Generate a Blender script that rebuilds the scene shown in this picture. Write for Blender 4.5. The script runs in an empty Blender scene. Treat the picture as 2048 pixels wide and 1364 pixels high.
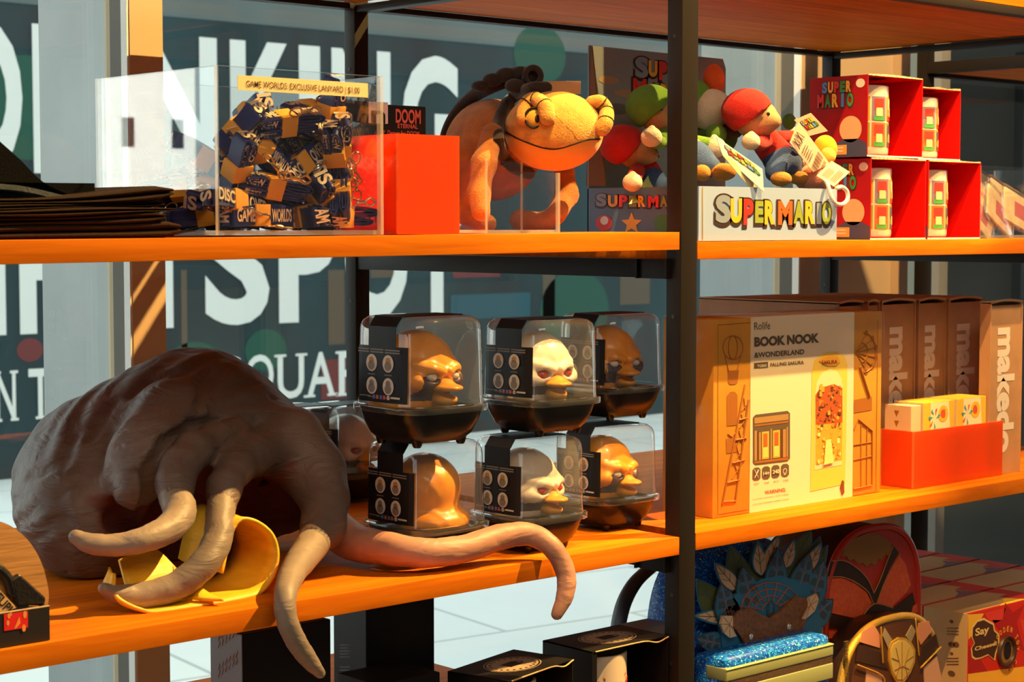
import bpy, bmesh, math, random
import numpy as np
from mathutils import Vector, Matrix
random.seed(7)
SC = bpy.context.scene
COL = SC.collection
D2R = math.radians
# ------------------------------------------------------------------ camera
FPX, YAW, PITCH = 3703.0, D2R(42.43), D2R(3.579)
VF = np.array([math.sin(YAW)*math.cos(PITCH), math.cos(YAW)*math.cos(PITCH), -math.sin(PITCH)])
VR = np.array([math.cos(YAW), -math.sin(YAW), 0.0])
VD = np.cross(VF, VR)
CAM = np.array([-1.36102387, -1.24088349, 0.31094499])
cd = bpy.data.cameras.new('camera'); cam = bpy.data.objects.new('camera', cd); COL.objects.link(cam)
cam.location = CAM; cam.rotation_euler = (math.pi/2 - PITCH, 0, -YAW)
cd.sensor_width = 36.0; cd.lens = FPX/2048*36.0; cd.clip_start = 0.05; cd.clip_end = 300
cd.dof.use_dof = True; cd.dof.focus_distance = 1.83; cd.dof.aperture_fstop = 20
SC.camera = cam
# ------------------------------------------------------------------ light
SC.view_settings.view_transform = 'Standard'; SC.view_settings.look = 'None'
SC.view_settings.exposure = 0.0; SC.view_settings.gamma = 1.0; SC.view_settings.use_curve_mapping = False
w = bpy.data.worlds.new('sky'); SC.world = w; w.use_nodes = True
w.node_tree.nodes['Background'].inputs[0].default_value = (0.88, 0.98, 1.0, 1)
w.node_tree.nodes['Background'].inputs[1].default_value = 2.0
def lamp(name, kind, loc, target, power, color, **kw):
    l = bpy.data.lights.new(name, kind); o = bpy.data.objects.new(name, l); COL.objects.link(o)
    o.location = loc; l.energy = power; l.color = color
    o.rotation_euler = (Vector(target)-Vector(loc)).to_track_quat('-Z', 'Y').to_euler()
    for k, v in kw.items(): setattr(l, k, v)
    return o
WARM = (1.0, 0.60, 0.19)
lamp('sun', 'SUN', (3, -8, 9.4), (0, 0, 8.0), 17, (1.0, 0.95, 0.88), angle=0.009)
lamp('track_spot', 'SPOT', (1.25, -0.72, 2.22), (-0.36, 0.06, 0.15), 1000, WARM, spot_size=D2R(38), spot_blend=0.35, shadow_soft_size=0.012)
lamp('track_spot', 'SPOT', (-0.30, -0.80, 2.15), (0.42, 0.03, 0.15), 360, WARM, spot_size=D2R(36), spot_blend=0.35, shadow_soft_size=0.012)
lamp('track_spot', 'SPOT', (0.2, -0.9, 1.9), (1.0, 0.55, 0.5), 340, (1.0, .66, .28), spot_size=D2R(50), spot_blend=0.6, shadow_soft_size=0.03)
lamp('fill_panel', 'AREA', (-1.2, -2.2, 2.2), (-0.1, 0.3, 0.0), 40, (1.0, 0.74, 0.50), shape='RECTANGLE', size=2.2, size_y=1.2)  # unseen fill light, added to brighten surfaces facing the camera
# ------------------------------------------------------------------ pixel of the photograph -> point on a known plane
def ray(x, y): return VF + (x-1024)/FPX*VR + (y-682)/FPX*VD
def AX(x, y, X): v = ray(x, y); return CAM + (X-CAM[0])/v[0]*v
def AY(x, y, Y): v = ray(x, y); return CAM + (Y-CAM[1])/v[1]*v
def AZ(x, y, Z): v = ray(x, y); return CAM + (Z-CAM[2])/v[2]*v
def PXM(p): return float((np.array(p)-CAM) @ VF)/FPX        # metres per pixel at a point
HR = VR; HF = np.array([math.sin(YAW), math.cos(YAW), 0.0]); HU = np.array([0, 0, 1.0])
# ------------------------------------------------------------------ materials
MATS = {}
def nt(name):
    m = bpy.data.materials.new(name); m.use_nodes = True; return m, m.node_tree.nodes, m.node_tree.links
def mat(name, col, rough=0.55, metal=0.0, bump=0.0, bscale=200.0, var=0.0, vscale=8.0, sheen=0.0, coat=0.0, stretch=None, spec=0.5, emit=None):
    if name in MATS: return MATS[name]
    m, n, l = nt(name); b = n['Principled BSDF']
    b.inputs['Base Color'].default_value = (*col, 1); b.inputs['Roughness'].default_value = rough
    b.inputs['Metallic'].default_value = metal; b.inputs['Specular IOR Level'].default_value = spec
    if sheen: b.inputs['Sheen Weight'].default_value = sheen; b.inputs['Sheen Roughness'].default_value = .4
    if coat: b.inputs['Coat Weight'].default_value = coat; b.inputs['Coat Roughness'].default_value = .08
    tc = n.new('ShaderNodeTexCoord'); mp = n.new('ShaderNodeMapping'); l.new(tc.outputs['Object'], mp.inputs[0])
    if stretch: mp.inputs['Scale'].default_value = stretch
    if bump:
        t = n.new('ShaderNodeTexNoise'); t.inputs['Scale'].default_value = bscale; t.inputs['Detail'].default_value = 5
        l.new(mp.outputs[0], t.inputs['Vector'])
        bp = n.new('ShaderNodeBump'); bp.inputs['Strength'].default_value = min(1, bump); bp.inputs['Distance'].default_value = 0.002
        l.new(t.outputs['Fac'], bp.inputs['Height']); l.new(bp.outputs[0], b.inputs['Normal'])
    if var:
        t2 = n.new('ShaderNodeTexNoise'); t2.inputs['Scale'].default_value = vscale; t2.inputs['Detail'].default_value = 4
        l.new(mp.outputs[0], t2.inputs['Vector'])
        r = n.new('ShaderNodeValToRGB'); r.color_ramp.elements[0].position = .3; r.color_ramp.elements[1].position = .7
        r.color_ramp.elements[0].color = (*[c*(1-var) for c in col], 1); r.color_ramp.elements[1].color = (*[min(1, c*(1+var)) for c in col], 1)
        l.new(t2.outputs['Fac'], r.inputs[0]); l.new(r.outputs[0], b.inputs['Base Color'])
    if emit: b.inputs['Emission Color'].default_value = (*emit[0], 1); b.inputs['Emission Strength'].default_value = emit[1]
    MATS[name] = m; return m
def wood(name, a, b_, rough=.55):
    if name in MATS: return MATS[name]
    m, n, l = nt(name); b = n['Principled BSDF']; b.inputs['Roughness'].default_value = rough
    tc = n.new('ShaderNodeTexCoord'); mp = n.new('ShaderNodeMapping'); mp.inputs['Scale'].default_value = (1.0, 14, 14)
    l.new(tc.outputs['Object'], mp.inputs[0])
    t = n.new('ShaderNodeTexNoise'); t.inputs['Scale'].default_value = 5; t.inputs['Detail'].default_value = 9; t.inputs['Roughness'].default_value = .62; t.inputs['Distortion'].default_value = .6
    l.new(mp.outputs[0], t.inputs['Vector'])
    mp2 = n.new('ShaderNodeMapping'); mp2.inputs['Scale'].default_value = (.35, 7.5, .01); l.new(tc.outputs['Object'], mp2.inputs[0])
    vo = n.new('ShaderNodeTexVoronoi'); vo.inputs['Scale'].default_value = 2.0; l.new(mp2.outputs[0], vo.inputs['Vector'])
    r = n.new('ShaderNodeValToRGB'); e = r.color_ramp.elements
    e[0].position = .30; e[0].color = (*b_, 1); e[1].position = .62; e[1].color = (*a, 1)
    l.new(t.outputs['Fac'], r.inputs[0])
    mx = n.new('ShaderNodeMix'); mx.data_type = 'RGBA'; mx.blend_type = 'MULTIPLY'; mx.inputs[0].default_value = .35
    sep = n.new('ShaderNodeSeparateColor'); l.new(vo.outputs['Color'], sep.inputs[0])
    rr = n.new('ShaderNodeValToRGB'); rr.color_ramp.elements[0].color = (.45, .42, .40, 1); l.new(sep.outputs[0], rr.inputs[0])
    l.new(r.outputs[0], mx.inputs[6]); l.new(rr.outputs[0], mx.inputs[7]); l.new(mx.outputs[2], b.inputs['Base Color'])
    bp = n.new('ShaderNodeBump'); bp.inputs['Strength'].default_value = .25; bp.inputs['Distance'].default_value = .001
    l.new(t.outputs['Fac'], bp.inputs['Height']); l.new(bp.outputs[0], b.inputs['Normal']); b.inputs['Specular IOR Level'].default_value = .05
    MATS[name] = m; return m
def sheet_fresnel(n, l, ior):
    """the same reflectance on both sides of a thin sheet"""
    fr = n.new('ShaderNodeFresnel'); g = n.new('ShaderNodeNewGeometry'); mr = n.new('ShaderNodeMapRange')
    mr.inputs['To Min'].default_value = ior; mr.inputs['To Max'].default_value = 1/ior
    l.new(g.outputs['Backfacing'], mr.inputs['Value']); l.new(mr.outputs[0], fr.inputs['IOR']); return fr
def clear(name, tint=(1, 1, 1), rough=.02, refl=1.0, haze=0.0, hcol=(1, 1, 1), ior=1.45):
    """thin clear plastic or glass: transparent sheet with a Fresnel gloss and an optional milky part"""
    if name in MATS: return MATS[name]
    m, n, l = nt(name); n.remove(n['Principled BSDF']); out = n['Material Output']
    tr = n.new('ShaderNodeBsdfTransparent'); tr.inputs[0].default_value = (*tint, 1)
    gl = n.new('ShaderNodeBsdfGlossy'); gl.inputs['Roughness'].default_value = rough; gl.inputs['Color'].default_value = (1, 1, 1, 1)
    fr = sheet_fresnel(n, l, ior)
    mu = n.new('ShaderNodeMath'); mu.operation = 'MULTIPLY'; mu.inputs[1].default_value = refl; mu.use_clamp = True
    l.new(fr.outputs[0], mu.inputs[0])
    src = tr.outputs[0]
    if haze:
        df = n.new('ShaderNodeBsdfDiffuse'); df.inputs[0].default_value = (*hcol, 1)
        tl = n.new('ShaderNodeBsdfTranslucent'); tl.inputs[0].default_value = (*hcol, 1)
        a = n.new('ShaderNodeMixShader'); a.inputs[0].default_value = .5; l.new(df.outputs[0], a.inputs[1]); l.new(tl.outputs[0], a.inputs[2])
        h = n.new('ShaderNodeMixShader'); h.inputs[0].default_value = haze; l.new(src, h.inputs[1]); l.new(a.outputs[0], h.inputs[2]); src = h.outputs[0]
    mx = n.new('ShaderNodeMixShader'); l.new(mu.outputs[0], mx.inputs[0]); l.new(src, mx.inputs[1]); l.new(gl.outputs[0], mx.inputs[2])
    l.new(mx.outputs[0], out.inputs['Surface']); MATS[name] = m; return m
# ------------------------------------------------------------------ mesh builder
TXT = {}
def glyphs(s, bold=0.0):
    k = (s, bold)
    if k in TXT: return TXT[k]
    c = bpy.data.curves.new('t', 'FONT'); c.body = s; c.size = 1; c.offset = bold; c.resolution_u = 4; c.fill_mode = 'FRONT'
    o = bpy.data.objects.new('t', c); COL.objects.link(o); dg = bpy.context.evaluated_depsgraph_get()
    me = o.evaluated_get(dg).to_mesh(); v = np.array([p.co[:2] for p in me.vertices]) if len(me.vertices) else np.zeros((0, 2))
    f = [tuple(p.vertices) for p in me.polygons]
    bpy.data.objects.remove(o); bpy.data.curves.remove(c)
    TXT[k] = (v, f); return TXT[k]
class MB:
    def __init__(s): s.v = []; s.f = []; s.m = []; s.sm = []
    def add(s, v, f, m=0, smooth=False):
        b = len(s.v); s.v += [tuple(map(float, p)) for p in v]
        s.f += [tuple(i+b for i in q) for q in f]; s.m += ([m]*len(f) if isinstance(m, int) else list(m)); s.sm += [smooth]*len(f)
    def box(s, x0, x1, y0, y1, z0, z1, m=0, bev=0.0):
        s.hexa([(x0, y0, z0), (x1, y0, z0), (x1, y1, z0), (x0, y1, z0), (x0, y0, z1), (x1, y0, z1), (x1, y1, z1), (x0, y1, z1)], m, bev)
    def hexa(s, p, m=0, bev=0.0):
        f = [(3, 2, 1, 0), (4, 5, 6, 7), (0, 1, 5, 4), (1, 2, 6, 5), (2, 3, 7, 6), (3, 0, 4, 7)]
        if bev:
            bm = bmesh.new(); vs = [bm.verts.new(q) for q in p]
            for q in f: bm.faces.new([vs[i] for i in q])
            bmesh.ops.bevel(bm, geom=bm.edges[:], offset=bev, segments=2, profile=.6, affect='EDGES')
            bm.verts.index_update(); s.add([v.co for v in bm.verts], [[v.index for v in q.verts] for q in bm.faces], m, True); bm.free()
        else: s.add(p, f, m)
    def obox(s, O, U, V, N, u0, u1, v0, v1, n0, n1, m=0, bev=0.0):
        O, U, V, N = map(np.array, (O, U, V, N))
        s.hexa([O+U*a+V*b+N*c for c, a, b in ((n0, u0, v0), (n0, u1, v0), (n0, u1, v1), (n0, u0, v1), (n1, u0, v0), (n1, u1, v0), (n1, u1, v1), (n1, u0, v1))], m, bev)
    def quad(s, a, b, c, d, m=0): s.add([a, b, c, d], [(0, 1, 2, 3)], m)
    def poly(s, pts, m=0): s.add(pts, [tuple(range(len(pts)))], m)
    def prism(s, pts, dvec, m=0):
        n = len(pts); d = np.array(dvec); a = [np.array(p) for p in pts]
        s.add(a+[p+d for p in a], [tuple(range(n))[::-1], tuple(range(n, 2*n))]+[(i, (i+1) % n, n+(i+1) % n, n+i) for i in range(n)], m)
    def loft(s, rings, m=0, cap=(True, True), closed=True, smooth=True):
        n = len(rings[0]); v = [p for r in rings for p in r]; f = []
        for i in range(len(rings)-1):
            for j in range(n if closed else n-1):
                k = (j+1) % n; f.append((i*n+j, i*n+k, (i+1)*n+k, (i+1)*n+j))
        if cap[0]: f.append(tuple(range(n))[::-1])
        if cap[1]: f.append(tuple((len(rings)-1)*n+j for j in range(n)))
        s.add(v, f, m, smooth)
    def lathe(s, prof, c=(0, 0, 0), seg=32, m=0, n=2.0, cap=(True, True), rot=0.0, axes=None):
        a = np.linspace(0, 2*np.pi, seg, endpoint=False)+rot; cs, sn = np.cos(a), np.sin(a)
        k = 1/((np.abs(np.cos(a-rot))**n+np.abs(np.sin(a-rot))**n)**(1/n)) if n != 2 else np.ones(seg)
        A = axes or ((1, 0, 0), (0, 1, 0), (0, 0, 1)); A = [np.array(q, float) for q in A]; c = np.array(c, float)
        s.loft([[c+A[0]*(r*k[j]*cs[j])+A[1]*(r*k[j]*sn[j])+A[2]*z for j in range(seg)] for r, z in prof], m, cap)
    def tube(s, pts, rad, seg=16, m=0, flat=1.0, round_tip=True, up=(0, 0, 1)):
        pts = np.array(pts, float); rad = np.array(rad if hasattr(rad, '__len__') else [rad]*len(pts), float)
        t = np.gradient(pts, axis=0); t /= np.linalg.norm(t, axis=1)[:, None]+1e-12
        n0 = np.cross(t[0], up); n0 = n0 if np.linalg.norm(n0) > 1e-3 else np.cross(t[0], (1, 0, 0)); n0 /= np.linalg.norm(n0)
        a = np.linspace(0, 2*np.pi, seg, endpoint=False); rings = []
        for i in range(len(pts)):
            n0 = n0-t[i]*(n0@t[i]); n0 /= np.linalg.norm(n0); b0 = np.cross(t[i], n0)
            ring = lambda c, r: [c+n0*r*math.cos(q)+b0*r*flat*math.sin(q) for q in a]
            if i == 0 and round_tip:
                for h in (-.98, -.8, -.45): rings.append(ring(pts[0]+t[0]*rad[0]*h, rad[0]*math.sqrt(1-h*h)))
            rings.append(ring(pts[i], rad[i]))
            if i == len(pts)-1 and round_tip:
                for h in (.45, .8, .98): rings.append(ring(pts[i]+t[i]*rad[i]*h, rad[i]*math.sqrt(1-h*h)))
        s.loft(rings, m)
    def ribbon(s, pts, width, wdir, thick, m=0):
        pts = np.array(pts, float); wd = np.array(wdir, float)*width/2
        t = np.gradient(pts, axis=0); nrm = np.cross(t, wdir); nrm /= np.linalg.norm(nrm, axis=1)[:, None]+1e-12; nrm = nrm*thick/2
        s.loft([[p-wd-q, p+wd-q, p+wd+q, p-wd+q] for p, q in zip(pts, nrm)], m)
    def ell(s, c, r, m=0, seg=20, axes=None):
        A = [np.array(q, float) for q in (axes or ((1, 0, 0), (0, 1, 0), (0, 0, 1)))]; c = np.array(c, float)
        rings = []
        for i in range(seg//2+1):
            th = min(max(math.pi*i/(seg//2), .02), math.pi-.02)
            rings.append([c+A[0]*r[0]*math.sin(th)*math.cos(q)+A[1]*r[1]*math.sin(th)*math.sin(q)+A[2]*r[2]*-math.cos(th) for q in np.linspace(0, 2*np.pi, seg, endpoint=False)])
        s.loft(rings, m)
    def disc(s, O, U, V, r, m=0, seg=24, r2=None, inner=0.0):
        O, U, V = map(np.array, (O, U, V)); r2 = r2 or r; a = np.linspace(0, 2*np.pi, seg, endpoint=False)
        P = [O+U*r*math.cos(q)+V*r2*math.sin(q) for q in a]
        if inner:
            Q = [O+U*r*inner*math.cos(q)+V*r2*inner*math.sin(q) for q in a]
            s.add(P+Q, [(i, (i+1) % seg, seg+(i+1) % seg, seg+i) for i in range(seg)], m)
        else: s.poly(P, m)
    def text(s, t, O, U, V, x0, x1, y0, y1, m=0, bold=0.0, keep=False):
        """fit the string t in the rectangle x0..x1, y0..y1 of the plane O, U, V"""
        v, f = glyphs(t, bold)
        if not len(v): return
        O, U, V = map(np.array, (O, U, V)); lo, hi = v.min(0), v.max(0); sp = np.maximum(hi-lo, 1e-6)
        if keep:
            k = min((x1-x0)/sp[0], (y1-y0)/sp[1]); sx = sy = k
            x0 = x0+((x1-x0)-k*sp[0])/2; y0 = y0+((y1-y0)-k*sp[1])/2
        else: sx, sy = (x1-x0)/sp[0], (y1-y0)/sp[1]
        s.add([O+U*(x0+(p[0]-lo[0])*sx)+V*(y0+(p[1]-lo[1])*sy) for p in v], f, m)
    def textpx(s, t, plane, c, p0, p1, m=0, bold=0.0, off=.0004):
        """text on the plane y = c (front face) or x = c (left face) between two pixels: bottom left and top right"""
        if plane == 'y':
            a, b = AY(*p0, c), AY(*p1, c); s.text(t, (0, c-off, 0), (1, 0, 0), (0, 0, 1), a[0], b[0], a[2], b[2], m, bold)
        else:
            a, b = AX(*p0, c), AX(*p1, c); s.text(t, (c-off, 0, 0), (0, -1, 0), (0, 0, 1), -a[1], -b[1], a[2], b[2], m, bold)
    def build(s, name, mats, parent=None, kind=None, sharp=35, bevel=0.0):
        me = bpy.data.meshes.new(name); V = np.array(s.v)
        if parent is not None:
            M = parent.matrix_basis
            if parent.parent: M = parent.parent.matrix_basis @ M
            M = np.array(M.inverted()); V = V @ M[:3, :3].T + M[:3, 3]
        me.from_pydata([tuple(p) for p in V], [], s.f); me.update()
        for q in (mats if isinstance(mats, (list, tuple)) else [mats]): me.materials.append(q)
        me.polygons.foreach_set('material_index', s.m); me.polygons.foreach_set('use_smooth', s.sm)
        if any(s.sm):
            try: me.set_sharp_from_angle(angle=D2R(sharp))
            except Exception: pass
        o = bpy.data.objects.new(name, me); COL.objects.link(o)
        if parent is not None: o.parent = parent
        if kind: o['kind'] = kind
        if bevel:
            b = o.modifiers.new('bevel', 'BEVEL'); b.width = bevel; b.segments = 2; b.limit_method = 'ANGLE'
        return o
def tag(o, label, cat, group=None):
    o['label'] = label; o['category'] = cat
    if group: o['group'] = group
    return o
def thing(name, label, cat, loc=(0, 0, 0), rot=0.0, group=None):
    o = bpy.data.objects.new(name, None); o.empty_display_size = .02; COL.objects.link(o)
    o.location = loc; o.rotation_euler = (0, 0, rot); return tag(o, label, cat, group)
def kids(o): return [c for c in bpy.data.objects if c.parent == o]
def dup(root, loc=None, rot=None, label=None, group=None, scale=None):
    def cp(o, par):
        c = o.copy(); COL.objects.link(c); c.parent = par
        for k in list(o.children): cp(k, c)
        return c
    r = cp(root, None)
    if loc is not None: r.location = loc
    if rot is not None: r.rotation_euler = rot if hasattr(rot, '__len__') else (0, 0, rot)
    if scale: r.scale = (scale,)*3
    if label: r['label'] = label
    if group: r['group'] = group
    return r
def spline(pts, n=8):
    """Catmull-Rom through rows of numbers"""
    P = np.array(pts, float); P = np.vstack([2*P[0]-P[1], P, 2*P[-1]-P[-2]]); out = []
    for i in range(1, len(P)-2):
        for t in np.linspace(0, 1, n, endpoint=False):
            a, b, c, d = P[i-1:i+3]
            out.append(.5*((2*b)+(c-a)*t+(2*a-5*b+4*c-d)*t*t+(3*b-a-3*c+d)*t**3))
    out.append(P[-2]); return np.array(out)
def hit(fn, px, py, off=0.0, t0=1.2, t1=2.4):
    """where the line of sight through a pixel of the photograph first meets a soft body"""
    v = ray(px, py); t = np.linspace(t0, t1, 1600); P = CAM[:, None]+v[:, None]*t; d = fn(P); k = np.argmax(d < off) if (d < off).any() else np.argmin(d)
    return CAM+v*t[k]
# ------------------------------------------------------------------ implicit surfaces for soft bodies
def smin(a, b, k): h = np.clip(.5+.5*(b-a)/k, 0, 1); return b*(1-h)+a*h-k*h*(1-h)
def smax(a, b, k): return -smin(-a, -b, k)
def s_ell(P, c, r, axes=(HR, HF, HU)):
    q = [((P[0]-c[0])*a[0]+(P[1]-c[1])*a[1]+(P[2]-c[2])*a[2]) for a in axes]
    k0 = np.sqrt(sum((x/R)**2 for x, R in zip(q, r))); k1 = np.sqrt(sum((x/R**2)**2 for x, R in zip(q, r)))+1e-9
    return k0*(k0-1)/k1
def s_cone(P, pts, rad, k=.006):
    d = None
    for (a, b, ra, rb) in zip(pts[:-1], pts[1:], rad[:-1], rad[1:]):
        a = np.array(a); b = np.array(b); ab = b-a; L = ab@ab+1e-12
        t = np.clip(((P[0]-a[0])*ab[0]+(P[1]-a[1])*ab[1]+(P[2]-a[2])*ab[2])/L, 0, 1)
        q = np.sqrt(sum((P[i]-a[i]-ab[i]*t)**2 for i in range(3)))-(ra+(rb-ra)*t)
        d = q if d is None else smin(d, q, k)
    return d
def snet(fn, lo, hi, h):
    lo = np.array(lo, float); n = [int((hi[i]-lo[i])/h)+2 for i in range(3)]
    ax = [lo[i]+h*np.arange(n[i]) for i in range(3)]; P = np.meshgrid(*ax, indexing='ij'); V = fn(P); S = V < 0
    m = [k-1 for k in n]; acc = np.zeros((*m, 3)); cnt = np.zeros(m)
    for a in range(3):
        o1, o2 = [i for i in range(3) if i != a]
        for p in (0, 1):
            for q in (0, 1):
                s0 = [slice(0, m[i]) for i in range(3)]; s0[o1] = slice(p, p+m[o1]); s0[o2] = slice(q, q+m[o2])
                s1 = list(s0); s1[a] = slice(1, 1+m[a]); s0, s1 = tuple(s0), tuple(s1)
                x = S[s0] != S[s1]; t = np.where(x, V[s0]/np.where(x, V[s0]-V[s1], 1), 0)
                acc[..., a] += t; acc[..., o1] += x*p; acc[..., o2] += x*q; cnt += x
    act = cnt > 0; idx = -np.ones(m, int); idx[act] = np.arange(act.sum()); ijk = np.argwhere(act)
    verts = lo+(ijk+acc[act]/cnt[act][:, None])*h; faces = []
    for a in range(3):
        o1, o2 = [(1, 2), (2, 0), (0, 1)][a]
        s0 = [slice(1, m[i]) for i in range(3)]; s0[a] = slice(0, m[a]); s1 = list(s0); s1[a] = slice(1, m[a]+1)
        A, B = S[tuple(s0)], S[tuple(s1)]; E = np.argwhere(A != B)
        off = np.ones(3, int); off[a] = 0; E2 = E+off; flip = A[tuple(E.T)]
        d1 = np.zeros(3, int); d1[o1] = 1; d2 = np.zeros(3, int); d2[o2] = 1
        q = np.stack([idx[tuple((E2-d1-d2).T)], idx[tuple((E2-d2).T)], idx[tuple(E2.T)], idx[tuple((E2-d1).T)]], 1)
        q[~flip] = q[~flip][:, ::-1]; faces += [tuple(map(int, r)) for r in q if min(r) >= 0]
    return verts, faces
def soft(mb, fn, lo, hi, h, mfn=None):
    v, f = snet(fn, lo, hi, h); v = np.array(v); m = 0
    if mfn is not None:
        c = np.array([v[list(q)].mean(0) for q in f]); m = [int(k) for k in mfn(c.T)]
    mb.add(v, f, m, True)
BLACK = mat('black_ink', (.012, .011, .010), .5); WHITE = mat('white_ink', (.82, .82, .80), .5)
# ================================================================== setting
YW = 0.60                                   # inner face of the window mullions
WOOD = wood('oiled_wood', (.78, .205, .006), (.54, .110, .003))
STEEL = mat('black_steel', (.014, .0105, .008), .5, 0, bump=.1, bscale=400, spec=.2)
GLASS = clear('shop_glass', (.88, .93, .91), .0, .9)
TAN = mat('painted_mullion', (.55, .40, .25), .6, var=.06, vscale=3)
GREY = mat('grey_aluminium', (.30, .31, .31), .45, .2, var=.12, vscale=5)
PALE = mat('daylit_white', (.80, .80, .76), .6)
DARKG = mat('dark_gasket', (.10, .085, .06), .6)
def struct(name, b, m, **k): return b.build(name, m, kind='structure', **k)
def paving():
    m, n, l = nt('paving'); b = n['Principled BSDF']; b.inputs['Roughness'].default_value = .75
    tc = n.new('ShaderNodeTexCoord'); mp = n.new('ShaderNodeMapping'); mp.inputs['Rotation'].default_value = (0, 0, D2R(8)); l.new(tc.outputs['Object'], mp.inputs[0])
    br = n.new('ShaderNodeTexBrick'); br.inputs['Scale'].default_value = 1.0; br.inputs['Mortar Size'].default_value = .008
    br.inputs['Brick Width'].default_value = .95; br.inputs['Row Height'].default_value = .62
    br.inputs['Color1'].default_value = (.80, .80, .78, 1); br.inputs['Color2'].default_value = (.72, .73, .72, 1); br.inputs['Mortar'].default_value = (.45, .47, .47, 1)
    l.new(mp.outputs[0], br.inputs['Vector'])
    t = n.new('ShaderNodeTexNoise'); t.inputs['Scale'].default_value = 3; t.inputs['Detail'].default_value = 6; l.new(tc.outputs['Object'], t.inputs['Vector'])
    mx = n.new('ShaderNodeMix'); mx.data_type = 'RGBA'; mx.blend_type = 'MULTIPLY'; mx.inputs[0].default_value = .4
    r = n.new('ShaderNodeValToRGB'); r.color_ramp.elements[0].color = (.7, .72, .72, 1); l.new(t.outputs['Fac'], r.inputs[0])
    l.new(br.outputs[0], mx.inputs[6]); l.new(r.outputs[0], mx.inputs[7]); l.new(mx.outputs[2], b.inputs['Base Color'])
    return m
ZF = -0.9
b = MB(); b.box(-30, 40, .70, 40, ZF-.1, ZF); struct('floor_pavement', b, paving())
b = MB(); b.box(-20, 20, -5, .70, ZF-.1, ZF); struct('floor', b, mat('shop_floor', (.20, .17, .14), .5, var=.2, vscale=4))
b = MB(); b.box(-20, 20, -5.2, -5, ZF-.1, 2.4); struct('wall_back', b, mat('shop_wall', (.30, .27, .24), .8))
b = MB(); b.box(-20, 20, -5.2, .85, 2.4, 2.6); struct('ceiling', b, mat('shop_ceiling', (.28, .26, .24), .8))
b = MB(); b.box(-20, 20, YW, .70, ZF-.1, ZF+.12); struct('baseboard_window', b, GREY)
# glass panes
for i, (x0, x1) in enumerate(((-3.2, -.2613), (-.2182, .935), (1.2258, 1.352), (1.352, 3.4))):
    b = MB(); b.box(x0, x1, .645, .651, ZF+.1, 2.4); struct('window_%d' % (i+1), b, GLASS)
# mullions: inner tan bar, daylight painted as white strip, dark gasket, outer aluminium fin
def mullion(k, x0, x1, fin=True):
    b = MB(); b.box(x0, x1, YW, .655, ZF, 2.4); struct('trim_%d' % k, b, TAN)
    b = MB(); b.box(x0-.003, x0, YW+.001, .614, ZF, 2.4); struct('trim_%d' % (k+1), b, PALE)
    b = MB(); b.box(x0-.002, x0, .614, .64, ZF, 2.4); struct('trim_%d' % (k+2), b, DARKG)
    if fin: b = MB(); b.box(x0, x1, .655, .81, ZF, 2.4); struct('trim_%d' % (k+3), b, GREY)
mullion(1, -.2613, -.2182); mullion(5, .935, .98)
b = MB()
b.box(.98, 1.035, YW+.004, .80, ZF, 2.4); b.box(1.035, 1.20, YW+.02, .80, ZF, 2.4); b.box(1.20, 1.2258, YW+.004, .80, ZF, 2.4)
struct('wall_pillar', b, TAN, bevel=.002)
b = MB(); b.box(1.352, 1.378, .63, .70, ZF, 2.4); struct('trim_9', b, GREY)
# ------------------------------------------------------------------ hoarding across the street
YS = 6.87
def mural():
    m, n, l = nt('hoarding_print'); b = n['Principled BSDF']; b.inputs['Roughness'].default_value = .7
    tc = n.new('ShaderNodeTexCoord'); mp = n.new('ShaderNodeMapping'); mp.inputs['Scale'].default_value = (1.6, 1, .55); l.new(tc.outputs['Object'], mp.inputs[0])
    t = n.new('ShaderNodeTexNoise'); t.inputs['Scale'].default_value = 1.2; t.inputs['Detail'].default_value = 3; l.new(mp.outputs[0], t.inputs['Vector'])
    r = n.new('ShaderNodeValToRGB'); e = r.color_ramp.elements; e[0].position = .35; e[0].color = (.010, .022, .026, 1); e[1].position = .68; e[1].color = (.016, .050, .058, 1)
    l.new(t.outputs['Fac'], r.inputs[0]); l.new(r.outputs[0], b.inputs['Base Color']); return m
hs = thing('hoarding_sign', 'dark teal hoarding with huge white letters across the pavement outside the window', 'sign', (6.5, YS, ZF))
TOP = AY(650, 60, YS)[2]
b = MB(); b.box(2.2, 12.5, YS, YS+.12, ZF, TOP); b.build('panel', mural(), hs)
LET = mat('white_vinyl', (.88, .85, .80), .6)
def sletter(b, ch, l, r, z0, z1, bold=.035, Y=YS-.004):
    b.text(ch, (0, Y, 0), (1, 0, 0), (0, 0, 1), AY(l, 450, Y)[0], AY(r, 450, Y)[0], z0, z1, 0, bold)
b = MB()
for ch, l, r in (('D', -82, 49), ('R', 70, 185), ('I', 208, 250), ('N', 282, 437), ('K', 463, 590), ('I', 600, 642), ('N', 665, 782), ('G', 805, 918)): sletter(b, ch, l, r, .56, 1.27)
b.build('lettering', LET, hs)
b = MB()
for ch, l, r in (('I', -34, 9), ('H', 37, 165), ('T', 205, 300), ('S', 408, 538), ('P', 557, 672), ('O', 690, 816), ('T', 826, 921)): sletter(b, ch, l, r, -.21 if ch != 'T' else -.20, .44)
b.text('I', (0, YS-.004, 0), (1, 0, 0), (0, 0, 1), AY(312, 450, YS)[0], AY(344, 450, YS)[0], -.21, .44, 0, .035)
b.build('lettering', LET, hs)
b = MB()
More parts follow.
